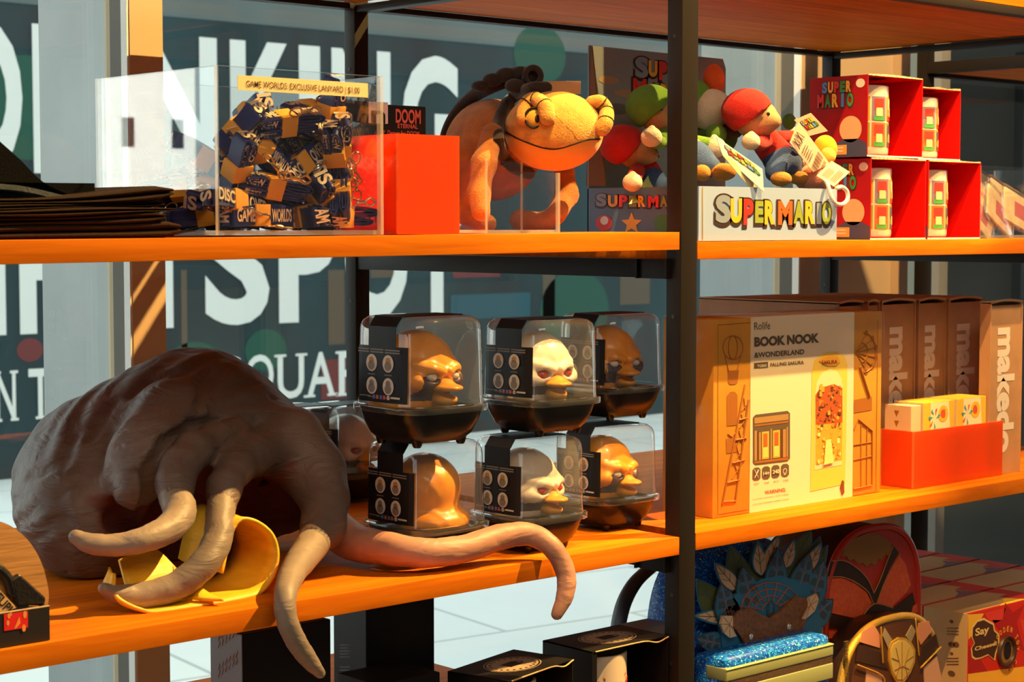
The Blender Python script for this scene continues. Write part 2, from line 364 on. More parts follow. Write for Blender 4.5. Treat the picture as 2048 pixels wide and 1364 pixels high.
def serif(ch, l, r, py0, py1):
    z0, z1 = AY((l+r)/2, py1, YS)[2], AY((l+r)/2, py0, YS)[2]; Y = YS-.004; x0, x1 = AY(l, 450, Y)[0], AY(r, 450, Y)[0]
    b.text(ch, (0, Y, 0), (1, 0, 0), (0, 0, 1), x0, x1, z0, z1, 0, .012); h = (z1-z0)*.055; d = (x1-x0)
    def bar(a, c, z): b.box(x0+d*a, x0+d*c, Y-.002, Y, z, z+h)
    if ch in 'NA': bar(-.12, .28, z0); bar(.72, 1.12, z0)
    if ch == 'N': bar(-.12, .25, z1-h); bar(.72, 1.12, z1-h)
    if ch == 'U': bar(-.12, .32, z1-h); bar(.68, 1.12, z1-h)
    if ch == 'T': bar(.28, .72, z0)
    if ch == 'R': bar(-.12, .35, z0); bar(.8, 1.1, z0); bar(-.12, .1, z1-h)
for ch, l, r, a, c in (('N', -14, 26, 742, 843), ('T', 52, 99, 737, 838), ('S', 428, 482, 712, 800), ('Q', 489, 545, 709, 806), ('U', 553, 606, 708, 797), ('A', 612, 668, 704, 793), ('R', 676, 730, 701, 790), ('E', 742, 785, 698, 786)): serif(ch, l, r, a, c)
b.build('lettering', LET, hs)
b = MB(); GRN, RED, BRN, BLU = 0, 1, 2, 3
for px, py, rr, m in ((55, 215, 105, 0), (388, 745, 62, 0), (532, 700, 42, 0), (1080, 110, 60, 0), (60, 700, 24, 1), (10, 470, 60, 0), (1150, 620, 80, 0)):
    p = AY(px, py, YS-.002); b.disc(p, (1, 0, 0), (0, 0, 1), rr*PXM(p)*1.2, m, r2=rr*PXM(p))
for l, r, t_, u, m in ((470, 500, 745, 800, 1), (640, 690, 720, 800, 1), (655, 688, 540, 690, 2), (740, 790, 535, 556, 2), (900, 1060, 590, 640, 3), (905, 1000, 535, 556, 1), (1085, 1110, 540, 640, 2), (1240, 1300, 540, 610, 2), (360, 372, 540, 740, 2)):
    x0, x1 = AY(l, 450, YS)[0], AY(r, 450, YS)[0]; z0, z1 = AY(l, u, YS)[2], AY(l, t_, YS)[2]; b.quad((x0, YS-.002, z0), (x1, YS-.002, z0), (x1, YS-.002, z1), (x0, YS-.002, z1), m)
b.build('surface_print', [mat('print_green', (.012, .085, .055), .7), mat('print_red', (.18, .03, .03), .7), mat('print_brown', (.12, .08, .05), .7), mat('print_blue', (.015, .085, .115), .7)], hs)
# street buildings behind the hoarding and to the left
def building(name, label, x0, x1, y, h, wall, rows, cols, rot=0.0, loc=None, deep=1.5, ww=.45, wh=.5):
    o = thing(name, label, 'building', loc or (x0, y, ZF), rot); W = x1-x0
    b = MB(); b.box(0, W, 0, deep, 0, h); b.build('facade', wall).parent = o
    gm = mat('dark_window', (.012, .013, .015), .35)
    for r in range(rows):
        for c in range(cols):
            a = W/cols*(c+.25); z = .9+h/rows*(r)
            b = MB(); b.box(a, a+W/cols*ww, -.03, .02, z, z+h/rows*wh); b.build('window', gm).parent = o
    return o
building('building', 'grey green building blurred behind the hoarding across the street', 1, 17, 12, 4.6, mat('teal_render', (.008, .015, .016), .9, var=.4, vscale=.6), 2, 7)
building('building', 'dark grey brown shopfront seen through the far right window', float(AY(1866, 600, 1.7)[0]), 9.0, 1.7, 3.2, mat('taupe_render', (.085, .075, .070), .9, var=.35, vscale=1.2), 2, 4, deep=.2)
building('building', 'white sunlit building mirrored in the left side of the clear lanyard bin', -35.9, -20, 55, 12, mat('white_render', (.84, .80, .77), .8, var=.06, vscale=1.5), 4, 8, ww=.24, wh=.34)
# ================================================================== shelving
def ztop(x): return .3042+.0058*min(0, x)            # the upper left board sags a little towards the left
su = thing('shelving_unit', 'black steel shelving with thick orange wood boards in front of the window', 'shelf', (0, 0, ZF))
def spost(x0, x1, y0, y1, parent):
    b = MB(); b.box(x0, x1, y0, y1, ZF, 1.25, 0, .0012)
    for z in (.497, .22, -.06, -.13): b.lathe([(.0022, 0), (.0022, .0006)], (x0-.0001, (y0+y1)/2, z), 10, 1, axes=((0, 1, 0), (0, 0, 1), (-1, 0, 0)))
    b.build('post', [STEEL, BLACK], parent)
for x0 in (-.96, 0, .915): spost(x0, x0+.0238, 0, .020, su); spost(x0, x0+.021, .526, .546, su)
def rail(x0, x1, y0, y1, z0, z1, parent): b = MB(); b.box(x0, x1, y0, y1, z0, z1, 0, .0008); b.build('rail', STEEL, parent)
for x0 in (-.958, .002, .917):
    rail(x0, x0+.018, .020, .526, .258, .277, su); rail(x0, x0+.018, .020, .526, -.0376, -.0185, su); rail(x0, x0+.018, .020, .526, .564, .5725, su); rail(x0, x0+.018, .02, .526, -.24, -.2135, su) if x0 < .5 else None; rail(x0, x0+.018, .02, .526, -.34, -.3185, su) if x0 > -.5 else None
for x0, x1 in ((-.94, 0), (.024, .915)):
    rail(x0, x1, .526, .545, .5675, .5745, su); rail(x0, x1, .001, .018, .562, .5715, su)
for z in (.2575, -.038):                                            # clip brackets at the front of the middle frame
    b = MB(); b.box(-.004, .002, .014, .052, z, z+.0195, 0, .0006); b.box(-.0062, -.004, .014, .0165, z, z+.0195); b.box(-.007, .004, .054, .056, z, z+.0195); b.build('bracket', STEEL, su)
def board(x0, x1, y1, z0, z1, tilt=False, y0=0.0, parent=su):
    b = MB()
    if tilt:
        d0, d1 = ztop(x0)-z1, ztop(x1)-z1
        b.hexa([(x0, y0, z0+d0), (x1, y0, z0+d1), (x1, y1, z0+d1), (x0, y1, z0+d0), (x0, y0, z1+d0), (x1, y0, z1+d1), (x1, y1, z1+d1), (x0, y1, z1+d0)], 0, .0008)
    else: b.box(x0, x1, y0, y1, z0, z1, 0, .0008)
    b.build('shelf_board', WOOD, parent)
board(-.96, -.0022, .50, .2865, .3040, True); board(-.96, 0, .50, -.018, 0); board(.0245, .913, .50, -.0165, .0012); board(.0245, .914, .50, .2768, .2945)
board(-.96, .0, .52, .5745, .592); board(.052, .93, .525, .5745, .592, y0=.012); board(-.96, .0, .50, -.213, -.195); board(.0245, .913, .50, -.318, -.300)
ZR, ZM = .2945, .0012
# the next unit on the right, seen past the right frame
X3 = float(AY(1848, 600, .526)[0])
s3 = thing('shelving_unit', 'farther steel shelving unit at the right edge behind the brown boxes', 'shelf', (X3, .526, ZF))
b = MB(); b.box(X3, X3+.02, .526, .546, ZF, 1.25, 0, .001); b.build('post', STEEL, s3)
za, zb = AX(1950, 132, X3)[2], AX(1950, 118, X3)[2]
rail(X3, X3+.02, .02, .526, AX(1950, 140.5, X3)[2], AX(1950, 117, X3)[2], s3)
board(X3+.02, X3+.75, .52, AX(1950, 140.5, X3)[2]+.002, AX(1950, 117, X3)[2], parent=s3); rail(X3+.02, X3+.75, .52, .54, AX(1950, 140.5, X3)[2]-.004, AX(1950, 117, X3)[2], s3)
# ================================================================== upper left shelf
# ---- folded shirts
CLOTH = mat('dark_brown_jersey', (.024, .012, .005), .9, bump=.5, bscale=900, spec=.15)
SW = mat('black_jersey', (.004, .004, .004), .9, bump=.4, bscale=700, spec=.08)
def shirt(k, n, z0f, z1f, x1, y0, label):
    xs = np.linspace(-.96, x1, 34); rings = []
    for i, x in enumerate(xs):
        z0, z1 = z0f(x), z1f(x); h = z1-z0; e = max(0.0, 1-((x1-x)/.007)) ; sh = 1.10-.55*e**3
        zc = (z0+z1)/2; ring = []
        for j in range(21):
            t = j/20; lob = abs(math.sin(math.pi*n*t))**.5
            ring.append((x, y0+.009*(1-lob)+.0025*math.sin(17*x+k*1.7), zc+h*(t-.5)*sh))
        for t in np.linspace(1, 0, 7): ring.append((x, y0+.17, zc+h*(t-.5)*sh))
        rings.append(ring)
    b = MB(); b.loft(rings, 0); r = thing('folded_shirt', label, 'shirt', (-.75, y0+.08, z0f(-.75)), group='folded shirts on the upper left shelf')
    b.build('folded_body', CLOTH, r, sharp=60)
    return r
EDG = [0, .011, .018, .0250, .0315, .0385]
names = ['lowest dark brown folded shirt, lying directly on the orange shelf board', 'dark brown folded shirt second from the bottom of the stack', 'dark brown folded shirt in the middle of the stack of five', 'dark brown folded shirt just under the top one of the stack', 'topmost dark brown folded shirt beside the clear lanyard bin']
for k in range(5):
    def zf(q, k=k): return lambda x: ztop(x)+.0004+EDG[q]*(.80+.45*max(0, (x+.76)/.2)**1.6*.55)+ .0020*math.sin(11*x+q*1.3)*(q > 0)+.0009*math.sin(37*x+q*2.1)*(q > 0)
    shirt(k, 2, zf(k), zf(k+1), -.556-(.002, .016, .006, .014, .009)[k], .028+.002*(k % 2), names[k])
# ---- black bag on top of the shirts at the left
bg = thing('black_bag', 'limp black cloth bag slumped over the folded shirts at the left edge', 'bag', tuple(AY(20, 400, .12)))
b = MB(); pp = spline([AY(-60, 265, .10), AY(0, 318, .10), AY(45, 362, .10), AY(95, 388, .10), AY(152, 401, .10)], 8)
b.loft([[p+np.array((0, -.03, 0)), p+np.array((0, .10, .0)), (p[0], .20, max(p[2]-.03, ztop(p[0])+.040)), (p[0], .07, max(ztop(p[0])+.0435, p[2]-.045))] for p in pp], 0); b.build('bag_body', SW, bg)
b = MB(); b.ribbon(spline([AY(-60, 372, .066), AY(0, 374, .066), AY(50, 381, .066), AY(130, 400, .066)], 8), .02, (0, 1, 0), .004); b.build('strap', mat('grey_webbing', (.05, .065, .07), .8, bump=.4, bscale=600), bg)
# ---- acrylic
ACR = clear('clear_acrylic', (.985, .99, .99), .01, 1.5); ACE = clear('acrylic_edge', (.9, .92, .92), .12, 1.2, .42, (.85, .85, .82))
def panel(b, x0, x1, y0, y1, z0, z1, ax):
    """slab whose large faces (normal to ax) are clear and whose cut edges look frosted"""
    b.box(x0, x1, y0, y1, z0, z1); big = {0: (3, 5), 1: (2, 4), 2: (0, 1)}[ax]
    b.m[-6:] = [0 if i in big else 1 for i in range(6)]
def acrylic_box(name, label, x0, x1, y0, y1, z0, zf, t=.004, zl=None, mats=None, group=None, cat='bin', lid=False):
    r = thing(name, label, cat, ((x0+x1)/2, (y0+y1)/2, z0), group=group); zl = zl or zf; mats = mats or [ACR, ACE]
    for nm, a in (('front_panel', (x0, x1, y0, y0+t, z0, zf, 1)), ('back_panel', (x0, x1, y1-t, y1, z0, zl, 1)), ('side_panel', (x0, x0+t, y0+t, y1-t, z0, zl, 0)), ('side_panel', (x1-t, x1, y0+t, y1-t, z0, zf, 0)), ('base_panel', (x0+t, x1-t, y0+t, y1-t, z0, z0+t, 2))):
        b = MB(); panel(b, *a); b.build(nm, mats, r)
    if lid: b = MB(); panel(b, x0+t, x1-t, y0+t, y1-t, zf-t-.001, zf-.001, 2); b.build('top_panel', mats, r)
    return r
BX0, BX1, BY0, BY1 = -.5285, -.3590, .020, .2115; BZ0, BZ1 = .3012, .4388
bin_ = acrylic_box('acrylic_bin', 'clear open acrylic bin full of blue lanyards with a cream price strip', BX0, BX1, BY0, BY1, ztop(BX1)+.0006, BZ1)
b = MB(); a, c = AY(475, 180, BY0), AY(735, 167, BY0); b.box(a[0], c[0], BY0-.0006, BY0-.0001, a[2], c[2]); b.build('price_strip', mat('cream_label', (.95, .74, .34), .6), bin_)
b = MB(); b.textpx('GAME WORLDS: EXCLUSIVE LANYARD | $1.00', 'y', BY0-.0006, (492, 171), (719, 176), 0, .004)
v = np.array(b.v); v[:, 2] = c[2]-.0108+(v[:, 2]-v[:, 2].min())/(np.ptp(v[:, 2]))*.0068; b.v = [tuple(q) for q in v]; b.build('lettering', mat('brown_ink', (.09, .035, .012), .6), bin_)
# ---- lanyards: a bundle of folded printed ribbon, a paper band and a clip
RIB = mat('navy_ribbon', (.020, .030, .165), .38, bump=.25, bscale=1200, coat=.15); PRT = mat('cream_print', (.80, .62, .40), .6)
PAP = mat('orange_paper', (.90, .40, .035), .7); GLD = mat('brass_clip', (.80, .56, .22), .25, 1.0); SIL = mat('nickel_clip', (.62, .60, .56), .22, 1.0)
def lanyard(name, word, clip):
    r = thing(name, 'x', 'lanyard'); W = .0165; L = .032
    for k, (z, h, l0, l1) in enumerate(((.0042, .0070, -.98, .90), (.0125, .0085, -.86, 1.05))):
        b = MB(); a = np.linspace(0, 2*np.pi, 49); pts = []
        for q in a:
            sx = math.copysign(abs(math.cos(q))**.55, math.cos(q)); x = L*(sx*(l1-l0)/2+(l0+l1)/2)
            pin = 1-.55*math.exp(-(x/.012)**2); pts.append((x, .0015*math.sin(90*x+k), z+.5*h*pin*math.copysign(abs(math.sin(q))**.8, math.sin(q))))
        b.ribbon(pts, W, (0, 1, 0), .0011)
        pts2 = [(x*.9, y, z+(zz-z)*.42+.0002) for x, y, zz in pts]; b.ribbon(pts2, W*.985, (0, 1, 0), .0011)
        b.build('ribbon', RIB, r)
    b = MB(); zt = .0125+.0042+.0009
    b.text(word[:4], (0, 0, zt+.0003), (1, 0, 0), (0, 1, 0), -.027, -.0085, -.0055, .0055, 0, .03); b.text(word[4:], (0, 0, zt+.0003), (1, 0, 0), (0, 1, 0), .0085, .029, -.0055, .0055, 0, .03)
    for z0 in (.0042, .0125):
        b.text(word[2:5], (0, -W/2-.0008, 0), (1, 0, 0), (0, 0, 1), -.028, -.012, z0-.003, z0+.003, 0, .03)
    for s in (-1, 1):
        b.text(word[1:3], (s*.0335, 0, .009), (0, s, 0), (0, 0, 1), -.006, .006, -.0065, .0065, 0, .03)
    b.build('print', PRT, r)
    b = MB(); b.box(-.0075, .0075, -W/2-.0009, W/2+.0009, -.0008, .0176, 0, .0006); b.build('paper_band', PAP, r)
    b = MB(); m = GLD if clip == 'g' else SIL
    b.tube([(.004+.006*math.cos(q), -.009, .0215+.004*math.sin(q)) for q in np.linspace(0, 2*np.pi, 18)], .0008, 8, round_tip=False)
    b.tube([(.010, -.009, .021), (.016, -.010, .022)], .0016, 10); b.tube(spline([(.017, -.010, .022), (.022, -.0105, .0255), (.0275, -.011, .022), (.023, -.0105, .0185), (.018, -.010, .0205)], 5), .0010, 8)
    b.build('clip', m, r); return r
LP = [lanyard('lanyard', 'GAMEWORLDS', 'g'), lanyard('lanyard', 'DISCOVER', 's')]
rnd = random.Random(5); spots = []
def LYP(px, py, Y, rz, rx, ry=0.0): p = AY(px, py, Y); spots.append((p[0], Y, p[2], rz, rx, ry))
# front row behind the front panel
LYP(515, 436, .046, 2, 90, 0); LYP(690, 441, .046, -2, 6, 0); LYP(610, 440, .055, 80, 80, 0)
LYP(470, 405, .048, 10, 75, 12); LYP(545, 372, .046, -8, 20, 8); LYP(640, 395, .050, 60, 60, 30); LYP(705, 385, .046, 50, 85, -48)
LYP(475, 340, .050, 85, 80, 60); LYP(520, 300, .052, 0, 80, 40); LYP(600, 330, .056, 20, 70, -30); LYP(672, 310, .046, 40, 85, 52); LYP(715, 300, .048, 60, 85, 58)
LYP(570, 245, .046, -6, 25, -8); LYP(480, 255, .054, 88, 60, 30); LYP(640, 262, .062, 20, 70, 10); LYP(700, 228, .060, 85, 80, 75); LYP(590, 292, .078, 30, 60, 20); LYP(555, 315, .080, 70, 75, -20); LYP(612, 270, .088, 10, 30, 30); LYP(655, 350, .075, 50, 80, 10); LYP(560, 345, .075, 15, 60, 50); LYP(505, 225, .085, 75, 80, 15); LYP(620, 222, .080, 0, 20, -6)
for Y in (.095, .135, .175):
    for j in range(3):
        for i in range(4):
            zmax = .085-.55*(Y-.095)
            z = BZ0+.015+j*.026
            if z > BZ0+zmax: continue
            spots.append((BX0+.038+i*.033+rnd.uniform(-.004, .004), Y+rnd.uniform(-.006, .006), z, rnd.uniform(0, 180), rnd.choice((15, 75, 90)), rnd.uniform(-30, 30)))
RNK = 'lowest second third fourth fifth sixth seventh eighth'.split()
for i, (x, y, z, rz, rx, ry) in enumerate(spots):
    src = LP[i % 2]; x = min(max(x, BX0+.026), BX1-.026); z = max(z, BZ0+.018)
    vv = ('lowest layer', 'lower middle', 'upper middle', 'top layer')[min(3, max(0, int((z-BZ0)/.031)))]; hh = ('left', 'centre', 'right')[min(2, max(0, int((x-BX0)/(BX1-BX0)*3)))]
    if i < 23: lab = 'navy lanyard bundle at the front %s of the clear bin, %s' % (hh, vv)
    else: lab = 'navy lanyard bundle buried at the back %s of the clear bin, %s' % (hh, vv)
    M = Matrix.Rotation(D2R(rz), 3, 'Z') @ Matrix.Rotation(D2R(ry), 3, 'Y') @ Matrix.Rotation(D2R(rx), 3, 'X')
    c = M @ Vector((0, 0, .009)); e = M.to_euler(); loc = (x-c.x, y-c.y, z-c.z)
    if i < 2: o = src; o.location = loc; o.rotation_euler = e; o['label'] = lab
    else: o = dup(src, loc, tuple(e), lab)
    o['group'] = 'lanyards, '+lab[20:]
# ---- black game carton behind the orange riser
GK = mat('black_carton', (.014, .013, .013), .4); yb = .135
r = thing('game_carton', 'black carton with red lettering standing behind the orange acrylic riser', 'box', (AY(790, 300, yb)[0], yb+.03, .3035))
x0, x1, zt = AY(690, 300, yb)[0], AY(852, 300, yb)[0], AY(810, 211, yb)[2]
b = MB(); b.box(x0, x1, yb, yb+.06, .3035, zt, 0, .001); b.build('carton', GK, r)
RI = mat('red_ink', (.75, .16, .12), .5); b = MB(); b.textpx('DOOM', 'y', yb, (791, 246), (841, 220), 0, .03); b.textpx('ETERNAL', 'y', yb, (795, 256), (835, 249), 0, .02); b.textpx('P  Demon for DOOM', 'y', yb, (766, 270), (838, 263), 0, .01); b.build('lettering', RI, r)
b = MB(); a, c = AY(737, 246, yb), AY(775, 205, yb); b.box(a[0], c[0], yb-.0006, yb, a[2], c[2], 0)
b.build('white_emblem', WHITE, r); b = MB(); b.textpx('n', 'y', yb-.0006, (742, 246), (770, 222), 0, .03); b.build('emblem_letter', GK, r)
# ---- orange riser and clear riser
def tinted(name, t, d, f=.55):
    if name in MATS: return MATS[name]
    m, n, l = nt(name); n.remove(n['Principled BSDF']); out = n['Material Output']
    tr = n.new('ShaderNodeBsdfTransparent'); tr.inputs[0].default_value = (*t, 1)
    df = n.new('ShaderNodeBsdfDiffuse'); df.inputs[0].default_value = (*d, 1); tl = n.new('ShaderNodeBsdfTranslucent'); tl.inputs[0].default_value = (*d, 1)
    a = n.new('ShaderNodeMixShader'); l.new(df.outputs[0], a.inputs[1]); l.new(tl.outputs[0], a.inputs[2])
    h = n.new('ShaderNodeMixShader'); h.inputs[0].default_value = f; l.new(tr.outputs[0], h.inputs[1]); l.new(a.outputs[0], h.inputs[2])
    gl = n.new('ShaderNodeBsdfGlossy'); gl.inputs['Roughness'].default_value = .02; fr = sheet_fresnel(n, l, 1.49)
    mx = n.new('ShaderNodeMixShader'); l.new(fr.outputs[0], mx.inputs[0]); l.new(h.outputs[0], mx.inputs[1]); l.new(gl.outputs[0], mx.inputs[2]); l.new(mx.outputs[0], out.inputs['Surface'])
    MATS[name] = m; return m
ORA = tinted('orange_acrylic', (1.0, .14, .05), (1.0, .17, .025), .72); ORE = tinted('orange_edge', (1, .3, .1), (1.0, .42, .14), .85)
acrylic_box('acrylic_riser', 'glowing orange acrylic box between the lanyard bin and the toad plush', -.3426, -.2723, .020, .105, ztop(-.3)+.0006, .3905, .003, mats=[ORA, ORE], cat='riser')
acrylic_box('acrylic_riser', 'small clear acrylic box standing in front of the toad plush', -.2387, -.1470, .020, .075, ztop(-.2)+.0006, .3600, .003, zl=.3715, cat='riser')
# ---- toad plush
FUR = mat('tan_plush', (.50, .175, .035), .95, bump=.9, bscale=700, var=.25, vscale=60, sheen=.25)
FUH = mat('golden_plush', (.78, .36, .06), .95, bump=.9, bscale=650, var=.22, vscale=70, sheen=.25); JAW = mat('smooth_plush', (.80, .38, .06), .9, bump=.3, bscale=900, sheen=.4)
BRN = mat('dark_brown_felt', (.030, .016, .009), .9, bump=.5, bscale=700, sheen=.3); THR = mat('dark_thread', (.02, .010, .006), .8)
K = .00046
def S(c, ru, rw, rv): return lambda P: s_ell(P, c, (ru*K, rw*K, rv*K))
def C(rows): pts = [AY(x, y, Y) for x, y, Y, r in rows]; return lambda P: s_cone(P, pts, [r*K for *_, r in rows], .008)
f_head = S(AY(1108, 262, .075), 106, 100, 85)
parts = [S(AY(985, 300, .17), 108, 150, 112), S(AY(922, 360, .17), 48, 80, 85), C([(985, 268, .10, 24), (967, 330, .085, 25), (957, 390, .075, 22), (962, 424, .062, 20)]), C([(1128, 330, .11, 22), (1134, 390, .10, 23), (1112, 430, .085, 22)]), C([(925, 430, .15, 20), (975, 447, .11, 20)]), C([(1040, 440, .12, 24), (1085, 446, .095, 22)])]
def f_body(P):
    d = parts[0](P)
    for q in parts[1:]: d = smin(d, q(P), .010)
    return np.maximum(d, (.3046-P[2]))
toad = thing('toad_plush', 'big golden toad soft toy with dark braid and curled brows on the upper shelf', 'plush toy', (-.15, .13, .3035))
b = MB(); soft(b, f_body, (-.33, .0, .298), (.0, .34, .46), .0036); b.build('body', FUR, toad, sharp=180)
mc = [(1000, 262), (1040, 279), (1080, 294), (1110, 298), (1140, 291), (1172, 280), (1225, 281)]
def below(c):
    q = c.T-CAM; z = q@VF; x = 1024+FPX*(q@VR)/z; y = 682+FPX*(q@VD)/z
    return (y > np.interp(x, [p[0] for p in mc], [p[1] for p in mc])).astype(int)
b = MB(); soft(b, f_head, (-.25, -.02, .34), (.0, .16, .46), .0032, below); b.build('head', [FUH, JAW], toad, sharp=180)
b = MB(); b.tube([hit(f_head, x, y) for x, y in spline([(1012, 264), (1040, 279), (1080, 294), (1110, 298), (1140, 291), (1172, 280), (1200, 278)], 5)], .0009, 8); b.build('mouth_seam', THR, toad)
b = MB(); b.tube([hit(f_head, x, y) for x, y in spline([(1106, 225), (1125, 245), (1142, 262), (1156, 281)], 5)], .0004, 6); b.build('head_seam', mat('brown_thread', (.35, .14, .03), .9), toad)
for rows in ([(1046, 238), (1050, 212), (1068, 200), (1088, 212), (1095, 236)], [(1184, 206), (1200, 206), (1212, 222), (1212, 244), (1204, 258)]):
    P0 = [hit(f_head, min(x, 1200), y)-VF*(.0055 if 0 < i < 4 else .004) + VR*max(0, x-1200)*K for i, (x, y) in enumerate(rows)]
    pp = spline(P0, 6); b = MB(); b.tube(pp, np.linspace(.0068, .0078, len(pp)), 16); br = b.build('brow', FUH, toad, sharp=180)
    b = MB()
    for k in (7, 13, 18):
        t = pp[k+1]-pp[k-1]; t /= np.linalg.norm(t); u = np.cross(t, (0, 0, 1)); u /= np.linalg.norm(u); v = np.cross(t, u); rr = .0074
        b.tube([pp[k]+u*rr*math.cos(q)+v*rr*math.sin(q) for q in np.linspace(0, 2*np.pi, 20)], .0007, 6, round_tip=False)
    b.build('brow_stitch', THR, br)
e = hit(f_head, 1068, 236); b = MB(); b.ell(e, (.0085, .005, .0095), 0, 20, (HR, HF, HU)); b.tube([e+HR*.0085*math.cos(q)+HU*.0095*math.sin(q)-HF*.003 for q in np.linspace(0, 2*np.pi, 24)], .0012, 8, 1, round_tip=False)
b.ell(e-HF*.0046+HR*.003-HU*.001, (.0024, .0012, .0040), 1, 12, (HR, HF, HU)); b.build('eye', [mat('yellow_felt', (.75, .45, .05), .8), THR], toad)
fu = lambda P: np.minimum(f_head(P), f_body(P))
b = MB(); pp = [hit(fu, x, y)-VF*.001 for x, y in ((1092, 176), (1060, 178), (1028, 193), (1008, 216), (997, 248), (996, 280), (1005, 309), (1026, 334), (1058, 347))]; pp = spline(pp, 5); b.tube(pp, .0062, 12); b.tube(spline([hit(fu, 1030, 328), hit(fu, 1016, 322)-VF*.004, hit(fu, 1006, 326)], 5), .003, 10); b.build('collar', BRN, toad)
b = MB(); pp = [AY(x, y, Y) for x, y, Y in ((884, 300, .21), (892, 262, .21), (915, 222, .20), (950, 190, .18), (990, 168, .15), (1030, 152, .13))]; b.tube(spline(pp, 6), np.linspace(.004, .009, 31), 12)
for x, y, Y, rx, ry in ((985, 160, .14, 22, 15), (1012, 150, .13, 24, 16), (1040, 148, .12, 22, 17), (1062, 152, .11, 24, 23), (1030, 172, .11, 22, 16), (960, 172, .15, 20, 12)): b.ell(AY(x, y, Y), (rx*K, 18*K, ry*K), 0, 18, (HR, HF, HU))
b.tube([AY(1066, 152, .098)+HR*.008*math.cos(q)+HU*.0085*math.sin(q) for q in np.linspace(0, 2*np.pi, 20)], .0028, 8); b.build('braid', BRN, toad, sharp=60)
b = MB(); a = AY(1082, 188, .118); b.obox(a, HR, HU, HF, 0, .040, 0, .013, 0, .001, 0, .0004); b.build('hang_tag', mat('tan_card', (.55, .33, .16), .8), toad)
# ================================================================== lower left shelf: rubber mask
def rubber(name, col, wr=.55, inner=None):
    m, n, l = nt(name); b = n['Principled BSDF']; b.inputs['Roughness'].default_value = .5; b.inputs['Specular IOR Level'].default_value = .4
    tc = n.new('ShaderNodeTexCoord'); t = n.new('ShaderNodeTexNoise'); t.inputs['Scale'].default_value = 14; t.inputs['Detail'].default_value = 6; l.new(tc.outputs['Object'], t.inputs['Vector'])
    r = n.new('ShaderNodeValToRGB'); e = r.color_ramp.elements; e[0].position = .3; e[0].color = (*[c*.62 for c in col], 1); e[1].position = .72; e[1].color = (*[min(1, c*1.25) for c in col], 1)
    l.new(t.outputs['Fac'], r.inputs[0]); l.new(r.outputs[0], b.inputs['Base Color'])
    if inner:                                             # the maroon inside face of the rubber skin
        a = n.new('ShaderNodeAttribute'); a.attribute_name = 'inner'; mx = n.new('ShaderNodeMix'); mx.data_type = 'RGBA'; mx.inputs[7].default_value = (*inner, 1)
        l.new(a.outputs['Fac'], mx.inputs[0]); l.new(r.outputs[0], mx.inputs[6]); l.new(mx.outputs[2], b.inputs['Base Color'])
    mp = n.new('ShaderNodeMapping'); mp.inputs['Scale'].default_value = (30, 30, 75); l.new(tc.outputs['Object'], mp.inputs[0])
    t2 = n.new('ShaderNodeTexNoise'); t2.inputs['Scale'].default_value = 1.0; t2.inputs['Detail'].default_value = 7; t2.inputs['Distortion'].default_value = 1.2; l.new(mp.outputs[0], t2.inputs['Vector'])
    bp = n.new('ShaderNodeBump'); bp.inputs['Strength'].default_value = wr; bp.inputs['Distance'].default_value = .004; l.new(t2.outputs['Fac'], bp.inputs['Height']); l.new(bp.outputs[0], b.inputs['Normal'])
    return m
R_OUT = rubber('shaded_rubber', (.155, .112, .092), .95, (.15, .055, .048)); R_TEN = rubber('lit_rubber', (.275, .215, .165), .45); R_PNK = rubber('pink_rubber', (.50, .25, .17), .35)  # head and tentacles are one rubber: shade darkens the first, lamplight lightens the second
R_IN = mat('maroon_rubber', (.09, .035, .032), .6, var=.4, vscale=25); R_DK = mat('dark_hollow', (.030, .018, .010), .7); R_YE = mat('yellow_latex', (.90, .48, .015), .5, bump=.35, bscale=60, stretch=(1, 1, 6), var=.12, vscale=20)
def C2(rows, k=.012): pts = [AY(x, y, Y) for x, y, Y, r in rows]; return lambda P: s_cone(P, pts, [r*PXM(p) for p, (*_, r) in zip(pts, rows)], k)
def E2(x, y, Y, ru, rw, rv): p = AY(x, y, Y); k = PXM(p); return lambda P: s_ell(P, p, (ru*k, rw*k, rv*k))
TA = [(472, 862, .158, 28), (428, 882, .140, 33), (386, 902, .122, 36), (360, 932, .110, 36), (350, 966, .098, 35), (352, 997, .086, 34), (360, 1026, .070, 33), (338, 1056, .056, 30), (288, 1079, .050, 26), (232, 1090, .058, 23), (182, 1087, .066, 21), (152, 1074, .072, 15)]
TB = [(545, 904, .155, 48), (502, 912, .134, 40), (467, 938, .112, 35), (448, 976, .092, 32), (440, 1030, .072, 29), (435, 1080, .058, 30), (406, 1130, .048, 30), (350, 1173, .052, 29), (285, 1191, .058, 27), (238, 1190, .060, 21), (208, 1177, .060, 12)]
TC = [(580, 885, .165, 74), (628, 945, .140, 56), (650, 1000, .112, 40), (647, 1052, .088, 36), (618, 1098, .056, 33), (586, 1145, .020, 27), (571, 1190, -.014, 23), (573, 1236, -.022, 22), (592, 1282, -.022, 21), (618, 1320, -.020, 18), (640, 1346, -.018, 11)]
TD = [(650, 1040, .150, 42), (705, 1083, .096, 38), (770, 1096, .052, 34), (850, 1106, .024, 30), (930, 1097, .016, 28), (1000, 1074, .016, 26), (1060, 1069, .006, 23), (1105, 1096, -.012, 21), (1131, 1145, -.022, 20), (1130, 1190, -.026, 18), (1114, 1228, -.026, 12)]
lumps = [E2(300, 965, .250, 268, 210, 205), E2(398, 905, .265, 195, 190, 188), C2([(395, 890, .245, 178), (560, 955, .215, 105), (602, 958, .190, 72)], .03), E2(190, 1020, .235, 145, 190, 140)]
cheek = C2([(345, 835, .185, 75), (300, 915, .150, 66), (272, 975, .132, 46)], .03)
roots = [C2(TA[:6], .01), C2(TB[:5], .01), C2(TC[:5], .02)]
